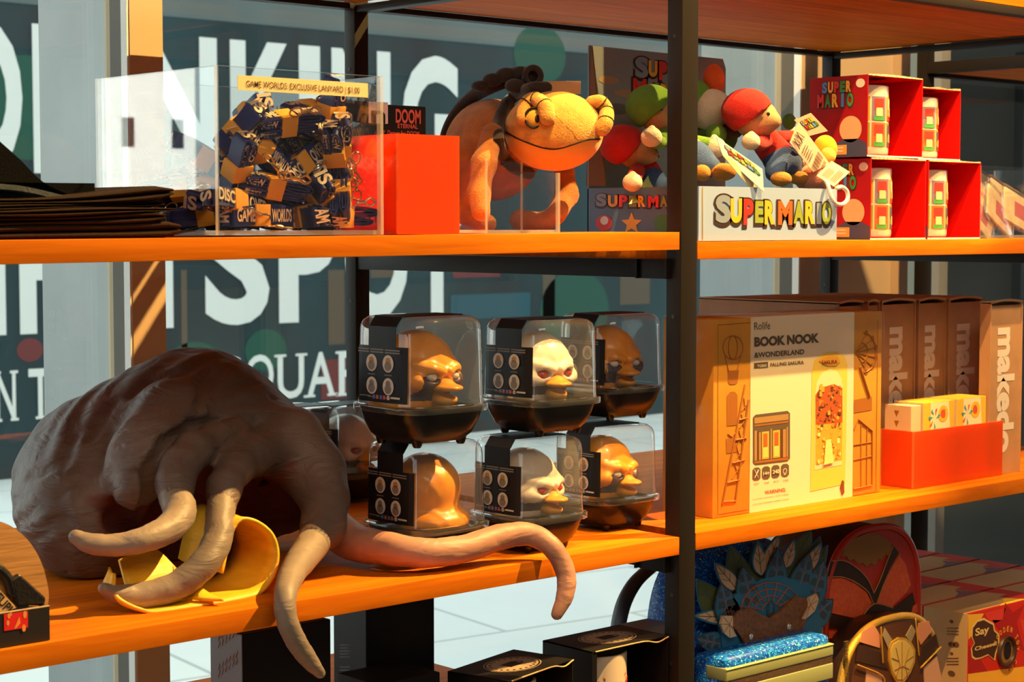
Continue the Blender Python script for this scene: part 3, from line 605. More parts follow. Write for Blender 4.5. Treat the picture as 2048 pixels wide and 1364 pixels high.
cav = [E2(538, 1045, .150, 104, 230, 140), E2(418, 1030, .150, 92, 200, 135), E2(380, 1110, .150, 110, 200, 130)]

def f_skin(P):
    d = lumps[0](P)
    for q in lumps[1:]: d = smin(d, q(P), .035)
    return smin(d, cheek(P), .022)
pe = [hit(f_skin, x, y) for x, y in ((258, 1038), (182, 999), (232, 1014), (285, 1075))]; ke = PXM(pe[0])
def f_eye(P): return smin(smin(s_ell(P, pe[0], (50*ke, 70*ke, 40*ke)), s_cone(P, [pe[1], pe[2], pe[0]], [3*ke, 16*ke, 20*ke], .006), .010), s_cone(P, [pe[0], pe[3]], [26*ke, 16*ke], .006), .01)
folds = [[hit(f_skin, x, y) for x, y in q] for q in (((395, 815), (402, 770), (420, 738)), ((430, 795), (470, 772), (508, 764)), ((425, 818), (475, 804), (525, 806)), ((180, 880), (200, 842), (232, 800)), ((200, 935), (216, 890), (222, 862)), ((235, 862), (275, 838), (318, 826)), ((228, 888), (280, 862), (322, 850)), ((225, 914), (280, 892), (318, 880)), ((222, 940), (275, 922), (308, 914)), ((58, 950), (88, 942), (112, 930)), ((152, 870), (132, 905), (128, 930)), ((470, 838), (515, 848), (562, 878)), ((545, 800), (578, 850), (604, 885)), ((262, 790), (300, 762), (345, 745)), ((120, 985), (150, 960), (165, 930)), ((100, 1050), (130, 1042), (150, 1050)))]
crease = [hit(f_skin, x, y) for x, y in ((490, 836), (440, 846), (390, 858), (344, 890), (316, 942), (310, 1005))]
def f_cav(P): return smin(smin(cav[0](P), cav[1](P), .012), cav[2](P), .02)
def f_root(P):
    d = roots[0](P)
    for q in roots[1:]: d = np.minimum(d, q(P))
    return d
def f_mask(P):
    d = f_skin(P); u = P[0]*HR[0]+P[1]*HR[1]; z = P[2]
    wr = np.sin(95*z+26*u+4*np.sin(34*u)+3*np.sin(60*P[1]))*np.sin(31*u+2+9*z)+.6*np.sin(210*u-130*z+3*np.sin(50*z))*np.sin(40*z+17*u)
    d = d-.0015*wr
    for pts in folds: d = smax(d, -s_cone(P, pts, [.0032*.6]+[.0032]*(len(pts)-2)+[.001], .004), .009)
    d = smax(d, -s_cone(P, crease, [.005, .008, .010, .012, .014, .016], .006), .004)
    d = smax(d, -f_cav(P), .008)
    for q, k in zip(roots, (.005, .009, .018)): d = smin(d, q(P), k)
    d = smax(d, -f_eye(P), .004)
    return np.maximum(d, .0012-P[2])
mk = thing('rubber_mask', 'big grey brown rubber tentacle mask slumped on the shelf with yellow lining', 'mask', tuple(AZ(330, 1150, 0)))
b = MB(); soft(b, f_mask, (-.72, .0, 0.0), (-.22, .50, .25), .0031); hd = b.build('head', R_OUT, mk, sharp=180)
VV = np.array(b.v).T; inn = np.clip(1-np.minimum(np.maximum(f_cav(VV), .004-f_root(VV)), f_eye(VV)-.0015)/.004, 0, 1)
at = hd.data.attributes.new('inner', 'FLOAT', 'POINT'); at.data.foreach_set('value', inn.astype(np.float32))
def tentacle(rows, m, skip):
    q = spline(rows[skip:], 7); pts = [AY(x, y, Y) for x, y, Y, r in q]; rad = np.array([r*PXM(p) for p, (*_, r) in zip(pts, q)])
    s = np.arange(len(rad)); rad = rad*(1+.018*np.sin(s*1.3)+.012*np.sin(s*2.9+1))
    b = MB(); b.tube(pts, rad, 22); return b.build('tentacle', m, mk, sharp=180)
tentacle(TA, R_TEN, 4); tentacle(TB, R_TEN, 3); tentacle(TC, R_TEN, 3); tentacle(TD, R_PNK, 0)
# the rolled yellow lining that spills out on the board
prof = [(232, 1150, .064), (238, 1195, .052), (300, 1222, .040), (372, 1222, .036), (440, 1214, .036), (500, 1196, .040), (536, 1165, .046), (553, 1118, .050), (546, 1075, .052), (520, 1050, .054), (488, 1043, .055), (470, 1062, .055), (458, 1100, .053), (447, 1150, .050)]
pr_ = spline(prof, 6); rows = []
for dY, lift in ((0, 0), (.016, .002), (.032, .004), (.050, .008), (.066, .012)):
    rw = []
    for k_, (x, y, Y) in enumerate(pr_):
        p = AY(x, y, Y); p = p+np.array((0, dY*min(1, .12+.03*k_), 0)); p[2] = max(p[2]+lift*.3+.0012*math.sin(60*p[0]+dY*90), .0016); rw.append(p)
    rows.append(rw)
b = MB(); b.loft(rows, 0, cap=(False, False), closed=False); fl = b.build('lining_flap', [R_YE, R_TEN], mk, sharp=180)
bk = rows[-1][30:]; b = MB(); b.poly([tuple(p) for p in bk]+[tuple(bk[0]+np.array((-.01, 0, .001)))], 0); b.build('hollow_shade', R_DK, mk)  # dark sheet standing in for the shade deep inside the rolled lining
sm = fl.modifiers.new('thickness', 'SOLIDIFY'); sm.thickness = .0030; sm.offset = -1; sm.material_offset = 0
pr2 = spline([(236, 1120, .078), (300, 1098, .085), (345, 1128, .075), (385, 1165, .055), (420, 1195, .045)], 6)
b = MB(); b.loft([[max_ for max_ in [AY(x, y, Y) for x, y, Y in pr2]], [np.array((p[0], p[1]-.012, max(p[2]-.024, .004))) for p in [AY(x, y, Y) for x, y, Y in pr2]], [np.array((p[0], p[1]-.02, .0035)) for p in [AY(x, y, Y) for x, y, Y in pr2]]], 0, cap=(False, False), closed=False)
f2 = b.build('lining_flap', R_YE, mk, sharp=180); sm = f2.modifiers.new('thickness', 'SOLIDIFY'); sm.thickness = .0025
e = hit(f_mask, 523, 966); b = MB(); b.ell(e, (.0072, .003, .0038), 0, 16, (HR, HF, HU)); b.build('nostril', R_DK, mk)
# ================================================================== boxed toy ducks
DOME = clear('clear_dome', (.955, .965, .965), .02, 1.7, .055, (.8, .82, .82)); TUBM = mat('black_tub', (.008, .007, .007), .25, spec=.4)
LBL = mat('black_label', (.008, .008, .009), .5, spec=.3); LBW = mat('label_white', (.66, .62, .55), .6); LBG = mat('label_grey', (.22, .20, .17), .6)
IC = [mat('icon_blue', (.10, .16, .45), .5), mat('icon_red', (.60, .07, .06), .5), mat('icon_rust', (.45, .12, .07), .5)]
def tub_proto():
    r = thing('display_tub', 'x', 'display box'); n = 4.6
    b = MB(); b.lathe([(.020, .0035), (.030, .0040), (.0365, .0105), (.0410, .0205), (.0440, .0310), (.0440, .0335), (.0400, .0337), (.0380, .0310), (.0010, .0305)], seg=64, n=n, cap=(True, True))
    for sx in (-1, 1):
        for sy in (-1, 1): b.lathe([(.0030, 0), (.0042, .002), (.0052, .0065)], (sx*.0245, sy*.0245, 0), 12)
    b.build('tub', TUBM, r)
    b = MB(); b.lathe([(.0448, .0300), (.0482, .0300), (.0486, .0310), (.0486, .0350), (.0478, .0362), (.0452, .0366), (.0447, .042), (.0436, .098), (.0430, .1035), (.0412, .1080), (.0375, .1112), (.0320, .1122), (.0010, .1124)], seg=72, n=n, cap=(False, True)); b.build('dome', DOME, r)
    b = MB(); f = lambda z: .0456-(z-.04)*.019+.0006
    def plate(y0, y1, z0, z1):
        ys = np.linspace(y0, y1, 13); fx = lambda y, z: -f(z)*(1-min(.999, abs(y)/f(z))**n)**(1/n)
        b.loft([[(fx(y, z)-o, y, z) for z, o in ((z0, .0004), (z1, .0004), (z1, 0), (z0, 0))] for y in ys], 0, smooth=False)
    plate(-.0345, .0300, .0390, .0870); plate(-.0215, .0150, .0868, .1040)
    b.hexa([(-.0446, -.0215, .1040), (-.0442, -.0215, .1036), (-.0442, .0150, .1036), (-.0446, .0150, .1040), (-.0385, -.0215, .1124), (-.0380, -.0215, .1118), (-.0380, .0150, .1118), (-.0385, .0150, .1124)], 0)
    b.box(-.0385, .030, -.0215, .0150, .1123, .1129); b.build('sleeve', LBL, r)
    b = MB(); UA = np.array((0, -1, 0)); VA = np.array((.019, 0, 1.0)); VA /= np.linalg.norm(VA); O = np.array((-f(.063)-.0008, 0, .063))
    for (u, v) in ((-.0100, .0095), (.0125, .0095), (-.0095, -.0100), (.0130, -.0100)):
        P = O+UA*u+VA*v; b.disc(P, UA, VA, .0074, 0, 24); Q = P+np.array((-.0003, 0, 0)); b.disc(Q-VA*.0022, UA, VA, .0046, 1, 18, r2=.0040); b.disc(Q+VA*.0022, UA, VA, .0032, 1 if v < 0 else 2, 18, r2=.0030)
        b.quad(*[P+UA*a+VA*c for a, c in ((-.005, -.0102), (.005, -.0102), (.005, -.0094), (-.005, -.0094))], 1)
    for k in range(2):
        for a, c in ((-.027, -.012), (-.010, .008), (.010, .030)): b.quad(*[O+UA*(q-.002)+VA*(.0205-k*.0022+w_) for q, w_ in ((a, 0), (c, 0), (c, .0011), (a, .0011))], 1)
    for k, (a, mm) in enumerate(((-.008, 3), (-.0035, 5), (.0015, 3), (.006, 4), (.0115, 0))): b.quad(*[O+UA*(a+q)+VA*(-.0212+w_) for q, w_ in ((0, 0), (.0034, 0), (.0034, .0034), (0, .0034))], mm)
    b.quad(*[O+UA*q+VA*w_ for q, w_ in ((.0165, -.0200), (.029, -.0200), (.029, -.0184), (.0165, -.0184))], 0); b.quad(*[O+UA*q+VA*w_ for q, w_ in ((-.026, -.0195), (-.011, -.0195), (-.011, -.0186), (-.026, -.0186))], 1)
    b.build('label_print', [LBW, LBG, mat('label_gold', (.45, .24, .06), .6)]+IC, r); return r
TUB = tub_proto()
def duck_proto(name, body_m, band_m, eye_m, kind):
    r = thing(name, 'x', 'toy duck'); AXS = ((1, 0, 0), (0, 1, 0), (0, 0, 1)); mm = .001
    head = lambda P: s_ell(P, (0, .0015, .0300), (.0305, .0305, .0300), AXS)
    cheek = [lambda P, s=s: s_ell(P, (s*.017, -.017, .0215), (.012, .011, .0085), AXS) for s in (-1, 1)]
    brow = [lambda P, s=s: s_cone(P, [(s*.004, -.0300, .0290), (s*.0135, -.0265, .0310), (s*.0225, -.0175, .0350)], [.0035, .0042, .0030], .004) for s in (-1, 1)]
    lids = [lambda P, s=s: s_cone(P, [(s*.0075, -.0290, .0215), (s*.0150, -.0255, .0195), (s*.0215, -.0185, .0235)], [.0025, .0030, .0024], .003) for s in (-1, 1)]
    body = lambda P: s_ell(P, (0, .010, .004), (.0330, .0300, .0150), AXS)
    def fn(P):
        d = smin(head(P), body(P), .008)
        for q in cheek: d = smin(d, q(P), .006)
        for q in brow+lids: d = smin(d, q(P), .0035)
        for s in (-1, 1): d = smax(d, -s_ell(P, (s*.0128, -.0285, .0252), (.0062, .0060, .0036), AXS), .0015)
        return np.maximum(d+.00025*np.sin(300*P[2]+5*np.sin(160*P[0])), -P[2])
    band = lambda c: ((c[1] < .012) & (c[2] > .0065+.10*np.abs(c[0])*.1) & (c[2] < .0145) & (np.abs(c[0]) > .0)).astype(int)
    b = MB(); soft(b, fn, (-.040, -.045, -.002), (.040, .045, .065), .0019, band if kind != 'orange' else (lambda c: ((c[1] < -.012) & (c[2] > .006) & (c[2] < .0285) & (np.abs(c[0]) > .006) & (np.abs(c[0]) < .0225) & (c[2] < .0225+.18*np.abs(c[0])*.9)).astype(int)))
    b.build('body', [body_m, band_m], r, sharp=180)
    BK = mat('duck_beak', (.80, .33, .02), .4, coat=.3)
    up = lambda P: smin(s_ell(P, (0, -.0310, .0165), (.0118, .0130, .0032), AXS), s_ell(P, (0, -.0270, .0195), (.0075, .0080, .0048), AXS), .004)
    b = MB(); soft(b, lambda P: np.minimum(up(P), 9), (-.018, -.056, .008), (.018, -.014, .030), .0016); b.build('upper_beak', BK, r, sharp=180)
    lo = lambda P: smax(s_ell(P, (0, -.0280, .0075), (.0090, .0110, .0055), AXS), -s_ell(P, (0, -.0330, .0125), (.0066, .0095, .0046), AXS), .001)
    b = MB(); soft(b, lo, (-.014, -.048, -.001), (.014, -.016, .018), .0014); b.build('lower_beak', BK, r, sharp=180)
    b = MB()
    for s in (-1, 1): b.ell((s*.0128, -.0262, .0250), (.0048, .0040, .0034), 0, 14)
    b.build('eye', eye_m, r); return r
OD = mat('orange_vinyl', (.95, .33, .010), .38, coat=.35, var=.12, vscale=60); WD = mat('bone_vinyl', (.74, .62, .50), .45, coat=.2, var=.12, vscale=60)
PUR = mat('purple_vinyl', (.055, .022, .050), .4)
D_O = duck_proto('toy_duck', OD, PUR, mat('duck_eye_white', (.75, .70, .62), .3), 'orange'); D_W = duck_proto('toy_duck', WD, PUR, mat('duck_eye_red', (.45, .02, .01), .3), 'white')
H_T = .1129
ducks = [  # x, y, level, kind, turn, scale, where
    (-.264, .078, 0, 'o', 195, 1.0, 'bottom row, left tub half behind the pink tentacle'), (-.284, .061, 1, 'o', 8, 1.05, 'top row, left tub with a big label'),
    (-.150, .0600, 0, 'w', 12, .97, 'bottom row, middle tub behind the tentacle arch'), (-.1440, .0500, 1, 'w', -8, .985, 'top row, middle tub in the warm light'),
    (-.006, .0980, 0, 'o', 10, .95, 'bottom row, right tub next to the black post'), (.0060, .1040, 1, 'o', -6, .97, 'top row, right tub half behind the middle one'),
    (-.088, .425, 0, 'w', 5, .98, 'back row, tub beside the rear post'), (-.155, .440, 0, 'w', 20, .98, 'back row, tub mostly hidden by the mask')]
used = set(); usedt = False
for x, y, lv, kd, tr, sc, wh in ducks:
    z = .0003+lv*H_T*(.985 if lv else 0)
    lt = 'clear domed tub with black base, '+wh; ld = ('orange' if kd == 'o' else 'bone white')+' toy duck inside the '+wh.replace('row,', 'row')
    if not usedt: t = TUB; t.location = (x, y, z); t.scale = (sc,)*3; t['label'] = lt; usedt = True
    else: t = dup(TUB, (x, y, z), 0, lt, scale=sc)
    if lv == 0 and kd == 'o' and tr > 90: t.rotation_euler = (0, 0, 0)
    t['group'] = 'clear tubs with toy ducks'
    src = D_O if kd == 'o' else D_W; p = (x, y+.0045, z+.0318*sc)
    if kd not in used: d = src; d.location = p; d.rotation_euler = (0, 0, D2R(tr)); d.scale = (1.12*sc,)*3; d['label'] = ld; used.add(kd)
    else: d = dup(src, p, D2R(tr), ld, scale=1.12*sc)
    d['group'] = 'toy ducks in the clear tubs'
# ================================================================== half round counter display at the far left
dt = thing('counter_display', 'low black counter display with a curved kraft back at the left edge of the shelf', 'display', tuple(AZ(60, 1280, 0)))
c0 = AZ(100, 1281, 0); yF = c0[1]; xR = c0[0]; KR = mat('kraft_board', (.52, .25, .07), .8, bump=.5, bscale=14, stretch=(1, 1, 12), var=.12, vscale=12)
zt = AY(98, 1213, yF)[2]
b = MB(); b.box(-.93, xR, yF, yF+.002, .0005, zt); b.box(xR-.002, xR, yF+.002, yF+.075, .0005, zt); b.box(-.93, xR-.002, yF+.073, yF+.075, .0005, zt); b.box(-.93, xR-.002, yF+.002, yF+.073, .0005, .002); b.build('tray', mat('black_board', (.014, .011, .009), .5), dt)
b = MB(); b.box(-.93, xR, yF, yF+.0018, zt, zt+.0008); b.build('cut_edge', mat('raw_board_edge', (.62, .45, .26), .8), dt)
yB = yF+.012; pts = [AY(x, y, yB) for x, y in spline([(96, 1213), (97, 1180), (84, 1128), (60, 1085), (28, 1056), (0, 1043), (-40, 1036), (-90, 1045), (-130, 1075), (-160, 1213)], 5)]
b = MB(); b.prism([tuple(p) for p in pts], (0, .0022, 0)); b.build('back_card', KR, dt)
b = MB(); a, c = AY(8, 1262, yF), AY(55, 1222, yF); b.box(a[0], c[0], yF-.0005, yF, a[2], c[2], 0)
for px, py, rr in ((18, 1232, 3), (16, 1246, 3), (50, 1229, 4), (48, 1256, 4), (22, 1228, 2)): p = AY(px, py, yF-.0007); b.disc(p, (1, 0, 0), (0, 0, 1), rr*.0004, 1, 12, r2=rr*.0007)
p = [AY(x, y, yF-.0007) for x, y in ((28, 1258), (34, 1244), (39, 1233), (41, 1246), (33, 1256))]; b.poly(p, 1); b.build('red_sticker', [mat('sticker_red', (.75, .015, .015), .5), mat('sticker_orange', (.85, .30, .04), .5)], dt)
pk = thing('leather_pouch', 'black leather pouch leaning in the counter display at the left edge', 'pouch', tuple(AY(60, 1190, yF+.006)))
PL = mat('black_leather', (.012, .009, .007), .4, bump=.4, bscale=300)
b = MB(); y0 = yF+.0035; pp = [AY(x, y, y0) for x, y in ((36, 1212), (22, 1160), (40, 1148), (93, 1196), (90, 1211))]; b.prism([tuple(q) for q in pp], (0, .006, 0)); b.build('body', PL, pk, bevel=.0015)
b = MB(); b.tube(spline([AY(x, y, y0+.004) for x, y in ((-20, 1130), (0, 1140), (16, 1158), (24, 1185))], 5), .004, 10); b.build('strap', PL, pk)
cdd = thing('printed_card', 'pale kraft card with black capitals sticking out of the counter display', 'card', tuple(AY(5, 1205, yF+.004)))
b = MB(); pp = [AY(x, y, yF+.0045) for x, y in ((-30, 1150), (0, 1180), (34, 1216), (0, 1225), (-30, 1225))]; b.prism([tuple(q) for q in pp], (0, .001, 0)); b.build('card', mat('kraft_card', (.62, .38, .15), .8), cdd)
O = AY(-4, 1190, yF+.0042); U = AY(26, 1225, yF+.0042)-O; U /= np.linalg.norm(U); V = np.cross(U, (0, -1, 0))*-1; b = MB(); b.text('EUPH', O, U, -V if V[2] < 0 else V, .0, .020, -.004, .003, 0, .03); b.build('lettering', BLACK, cdd)
# ================================================================== upper right shelf
def col(name, c, r=.5): return mat(name, c, r)
INK = [col('print_steel', (.24, .30, .42)), col('print_yellow', (.85, .47, .03)), col('print_scarlet', (.70, .03, .02)), col('print_lime', (.28, .36, .04)), col('print_orange', (.80, .12, .02)), col('print_outline', (.045, .020, .010)), col('print_sky', (.10, .26, .62)), col('print_leaf', (.05, .28, .05))]
def comic(b, plane, c, rows, shadow=.10, off=.0005, ol=.10):
    """block capitals with a dark outline; rows = (char, x0, x1, ytop, ybottom, colour index) in pixels of the photograph"""
    for ch, l, r, t, u, m in rows:
        w_, h_ = r-l, u-t
        b.textpx(ch, plane, c, (l-w_*ol-.8, u+h_*(ol*.6+shadow)), (r+w_*ol+.8, t-h_*ol*.6), 5, .06, off); b.textpx(ch, plane, c, (l, u), (r, t), m, .055, off+.0003)
TX0, TX1, TY0, TY1, TZ0, TZ1 = .030, .2530, .0040, .1620, .2952, .3500
tr_ = thing('toy_tray', 'pale blue counter box with a tall header card, holding soft toys behind the post', 'box', (.14, .08, .2945))
b = MB(); b.box(TX0, TX1, TY0, TY0+.0016, TZ0, TZ1); b.build('front_wall', mat('pale_blue_card', (.34, .46, .74), .5), tr_)
b = MB(); b.box(TX0, TX0+.0016, TY0+.0016, TY1, TZ0, TZ1); b.box(TX1-.0016, TX1, TY0+.0016, TY1, TZ0, TZ1); b.box(TX0, TX1, TY1-.0016, TY1, TZ0, TZ1); b.box(TX0+.0016, TX1-.0016, TY0+.0016, TY1-.0016, TZ0, TZ0+.0016); b.build('tray_body', mat('blue_card', (.10, .19, .34), .5), tr_)
b = MB(); b.tube([(TX0+.006, TY0-.0003, TZ0+.002), (TX0+.0055, TY0-.0003, TZ1-.001)], .0006, 6); b.build('cut_edge', mat('raw_board_edge', (.62, .45, .26), .8), tr_)
b = MB(); comic(b, 'y', TY0, [('S', 1430, 1461, 390, 446, 0), ('U', 1460, 1483, 397, 446, 1), ('P', 1486, 1506, 398, 450, 2), ('E', 1509, 1526, 402, 446, 3), ('R', 1528, 1549, 401, 449, 1), ('M', 1555, 1584, 402, 450, 4), ('A', 1586, 1607, 402, 447, 3), ('R', 1609, 1629, 402, 448, 1), ('I', 1632, 1642, 406, 448, 0), ('O', 1643, 1661, 404, 449, 3)]); b.build('lettering', INK, tr_)
b = MB(); comic(b, 'x', TX0, [('S', 1193, 1214, 387, 413, 0), ('U', 1217, 1236, 390, 414, 1), ('P', 1239, 1256, 390, 414, 2), ('E', 1259, 1274, 391, 414, 3), ('R', 1277, 1292, 391, 414, 1), ('M', 1297, 1318, 391, 415, 2), ('A', 1321, 1336, 391, 414, 3), ('R', 1339, 1354, 391, 414, 1)]); b.build('lettering', INK, tr_)
b = MB(); xx = TX0-.0005
def onl(px, py): return AX(px, py, xx)
p = onl(1208, 446); b.disc(p, (0, -1, 0), (0, 0, 1), .0125, 0, 24, r2=.0082); p = onl(1209, 441)+np.array((-.0003, 0, 0)); b.disc(p, (0, -1, 0), (0, 0, 1), .0060, 1, 20, r2=.0045)
c = onl(1263, 447); st = []
for k in range(10): rr = .0115 if k % 2 == 0 else .0052; a = math.pi/2+k*math.pi/5; st.append(c+np.array((0, -rr*math.cos(a)*1.35, rr*math.sin(a))))
b.poly(st, 2); p = onl(1326, 446); b.disc(p, (0, -1, 0), (0, 0, 1), .0125, 3, 24, r2=.0090)
b.build('surface_print', [INK[2], WHITE, INK[1], INK[7]], tr_)
yh = .1605; hz = AX(1183, 90, TX0)[2]; hx = AY(1447, 118, yh)[0]
b = MB(); b.prism([(TX0, yh, TZ1-.03), (hx+.005, yh, TZ1-.03), (hx+.004, yh, hz-.012), (hx-.001, yh, hz-.0015), (TX0, yh, hz)], (0, .0014, 0)); b.build('header_card', mat('slate_card', (.24, .29, .33), .5), tr_)
b = MB(); p = [AX(x, y, TX0+.0002) for x, y in ((1172, 372), (1183.5, 91), (1190, 160), (1211, 372))]; b.prism([tuple(q) for q in p], (.0014, 0, 0)); b.build('side_wing', mat('brown_board', (.17, .085, .03), .8), tr_)
b = MB()
for px, py, rx, ry in ((1218, 160, 24, 9), (1252, 187, 28, 9), (1236, 218, 26, 12), (1210, 215, 18, 7)): p = AY(px, py, yh-.0004); b.disc(p, (1, 0, 0), (0, 0, 1), rx*.00065, 0 if py < 200 else 1, 24, r2=ry*.0005)
b.build('printed_clouds', [mat('print_cloud', (.42, .30, .18), .6), mat('print_slate', (.13, .15, .13), .6)], tr_)
b = MB(); comic(b, 'y', yh, [('S', 1269, 1296, 115, 155, 0), ('U', 1296, 1314, 122, 153, 1), ('P', 1317, 1334, 124, 160, 2), ('E', 1338, 1354, 126, 160, 3), ('R', 1358, 1376, 128, 163, 1), ('M', 1265, 1292, 158, 200, 2), ('A', 1297, 1318, 168, 205, 3), ('R', 1320, 1336, 168, 205, 1), ('I', 1340, 1348, 170, 205, 0), ('O', 1352, 1374, 170, 206, 3)]); b.build('lettering', INK, tr_)
# ---- teddy bears
def fab(n, c, **k): return mat(n, c, .92, bump=.7, bscale=900, sheen=.08, var=.12, vscale=60, **k)
TED = fab('tan_fleece', (.62, .33, .15)); CRM = fab('cream_fleece', (.80, .66, .48)); BRF = fab('brown_fleece', (.10, .035, .012)); SHO = fab('rust_fleece', (.52, .22, .035))
RDF = fab('red_fleece', (.55, .012, .010)); GNF = fab('green_fleece', (.14, .30, .03)); DEN = mat('blue_corduroy', (.045, .105, .30), .8, bump=.8, bscale=500, stretch=(1, 1, 6)); DGN = fab('deep_green_fleece', (.07, .16, .02)); BEA = mat('glass_bead', (.01, .01, .012), .15, coat=.5)
def blob(name, m, fn, cen, rad, par, h=.0026):
    b = MB(); soft(b, fn, [cen[i]-rad for i in range(3)], [cen[i]+rad for i in range(3)], h); return b.build(name, m, par, sharp=180)
def bear(label, head, hr, cap, cape, torso, arms, legs, shoes, face, trouser=DEN):
    """head, cap: (px, py, Y); face: unit screen direction of the muzzle"""
    hc = AY(*head); k = PXM(hc); r = thing('teddy_bear', label, 'plush toy', tuple(hc-np.array((0, 0, .05))), group='teddy bears in the counter box')
    fx, fy = face; mz = hc+(HR*fx+HU*fy)*hr*k*.78-HF*hr*k*.45
    fh = lambda P: smin(smin(s_ell(P, hc, (hr*k*.95, hr*k*.95, hr*k*.88)), s_ell(P, mz, (hr*k*.46, hr*k*.42, hr*k*.36)), .006), s_ell(P, hc-(HR*fx)*hr*k*.55-HU*hr*k*.15-HF*hr*k*.5, (hr*k*.26, hr*k*.2, hr*k*.3)), .003)
    hd = blob('head', TED, fh, hc, hr*k*1.7, r)
    b = MB(); b.ell(mz+(HR*fx*.42+HU*(fy+.18)*.3)*hr*k*.9-HF*hr*k*.1, (hr*k*.15, hr*k*.12, hr*k*.11), 0, 14, (HR, HF, HU)); b.build('nose', BEA, r)
    for s in (-1, 1):
        e = hit(fh, head[0]+hr*(.36*fx+.26*s), head[1]-hr*.22); b = MB(); b.ell(e, (hr*k*.085,)*3, 0, 12); b.build('eye', BEA, r)
    cc = AY(*cap); fc = lambda P: np.minimum(smax(s_ell(P, cc, (hr*k*1.12, hr*k*1.08, hr*k*.98)), -s_ell(P, hc+(HR*fx*.30-HU*.42)*hr*k-HF*.3*hr*k, (hr*k*1.04,)*3), .004), 9)
    blob('beanie', cape, fc, cc, hr*k*1.6, r)
    def limb(rows): pts = [AY(x, y, Y) for x, y, Y, q in rows]; return pts, [q*PXM(p) for p, (*_, q) in zip(pts, rows)]
    for nm, m, rr in (('shirt', cape, torso[:2]), ('trousers', trouser, torso[1:])):
        pts, rd = limb(rr); c = np.mean(pts, axis=0); f = lambda P, pts=pts, rd=rd: s_cone(P, pts, rd, .006)
        if nm == 'trousers':
            for lg in legs: lp, lr = limb(lg); f = (lambda P, f=f, lp=lp, lr=lr: smin(f(P), s_cone(P, lp, lr, .005), .006)); pts = pts+lp
            c = np.mean(pts, axis=0)
        blob(nm, m, f, c, .062, r)
    for a in arms:
        pts, rd = limb(a); b = MB(); b.tube(spline(pts, 5), np.interp(np.linspace(0, 1, 5*(len(pts)-1)+1), np.linspace(0, 1, len(pts)), rd), 14); sl = b.build('sleeve', cape, r, sharp=180)
        e = pts[-1]; k2 = PXM(e); d = pts[-1]-pts[-2]; d /= np.linalg.norm(d); q = rd[-1]
        fm = lambda P: smin(s_ell(P, e+d*q*.7, (q*1.35, q*1.2, q*1.25)), s_ell(P, e+d*q*.6+HU*q*.95-HF*q*.3, (q*.45, q*.45, q*.6)), .002)
        blob('paw', CRM, fm, e+d*q*.7, q*2.6, r, .0018)
    for x, y, Y, ru, rv in shoes:
        c = AY(x, y, Y); k2 = PXM(c); fs = lambda P: s_ell(P, c, (ru*k2, ru*k2*.9, rv*k2)); blob('foot', SHO, fs, c, ru*k2*1.3, r, .002)
    return r
br1 = bear('teddy in a red beanie and blue trousers standing at the front of the counter box', (1512, 238, .050), 46, (1494, 222, .052), RDF, [(1536, 288, .052, 30), (1556, 312, .046, 33), (1572, 322, .042, 30)], [[(1530, 282, .045, 16), (1518, 288, .034, 15), (1505, 284, .026, 14)], [(1560, 275, .060, 14), (1585, 274, .060, 13)]], [[(1555, 320, .042, 26), (1550, 345, .036, 20)], [(1580, 320, .046, 26), (1588, 342, .044, 19)]], [(1562, 358, .026, 22, 15), (1598, 356, .034, 21, 14)], (.75, -.15))
br2 = bear('teddy in a green beanie mostly hidden behind the black post', (1322, 228, .105), 46, (1302, 214, .108), GNF, [(1362, 285, .085, 30), (1385, 310, .070, 33), (1398, 318, .060, 28)], [[(1335, 268, .095, 17), (1318, 282, .080, 16), (1306, 276, .070, 16)], [(1392, 285, .070, 15), (1418, 292, .060, 17)]], [[(1398, 312, .060, 24), (1425, 335, .040, 19)], [(1390, 318, .060, 22), (1402, 342, .050, 18)]], [(1446, 344, .030, 27, 18), (1404, 346, .040, 18, 17)], (.75, -.1))
br3 = bear('teddy in a red beanie slumped low at the left end of the counter box', (1272, 300, .120), 42, (1246, 290, .122), RDF, [(1290, 336, .118, 26), (1300, 356, .110, 28), (1310, 364, .105, 24)], [[(1275, 342, .105, 16), (1268, 356, .092, 15), (1266, 362, .085, 15)]], [[(1310, 362, .100, 20), (1325, 372, .090, 18)]], [], (.8, -.35))
def lumps_toy(name, label, cat, pieces, loc):
    r = thing(name, label, cat, loc)
    for nm, m, px, py, Y, ru, rv in pieces: c = AY(px, py, Y); k = PXM(c); b = MB(); b.ell(c, (ru*k, ru*k*.9, rv*k), 0, 24, (HR, HF, HU)); b.build(nm, m, r, sharp=180)
    return r
lumps_toy('plush_creature', 'green and cream plush with a round red crest behind the bear in front', 'plush toy', [('head', GNF, 1392, 205, .12, 34, 46), ('muzzle', CRM, 1424, 222, .105, 42, 44), ('crest', fab('vermilion_fleece', (.80, .10, .01)), 1428, 160, .115, 22, 32), ('body', DGN, 1430, 272, .11, 46, 42), ('arm', GNF, 1432, 268, .082, 22, 20), ('arm', BRF, 1462, 262, .085, 24, 17), ('tail', DGN, 1578, 243, .12, 14, 16)], tuple(AY(1420, 330, .11)))
lumps_toy('plush_chick', 'small yellow plush beside the red mug cartons', 'plush toy', [('body', fab('yellow_fleece', (.85, .42, .015)), 1650, 300, .050, 25, 30), ('cheek', fab('pale_yellow_fleece', (.85, .60, .10)), 1656, 312, .040, 16, 17)], tuple(AY(1650, 340, .05)))
pinky = lumps_toy('plush_ball', 'round pink plush with a white plastic hook at the front corner of the box', 'plush toy', [('body', fab('pink_fleece', (.80, .30, .20)), 1632, 356, .030, 44, 32), ('trim', CRM, 1606, 328, .040, 16, 12)], tuple(AY(1640, 372, .03)))
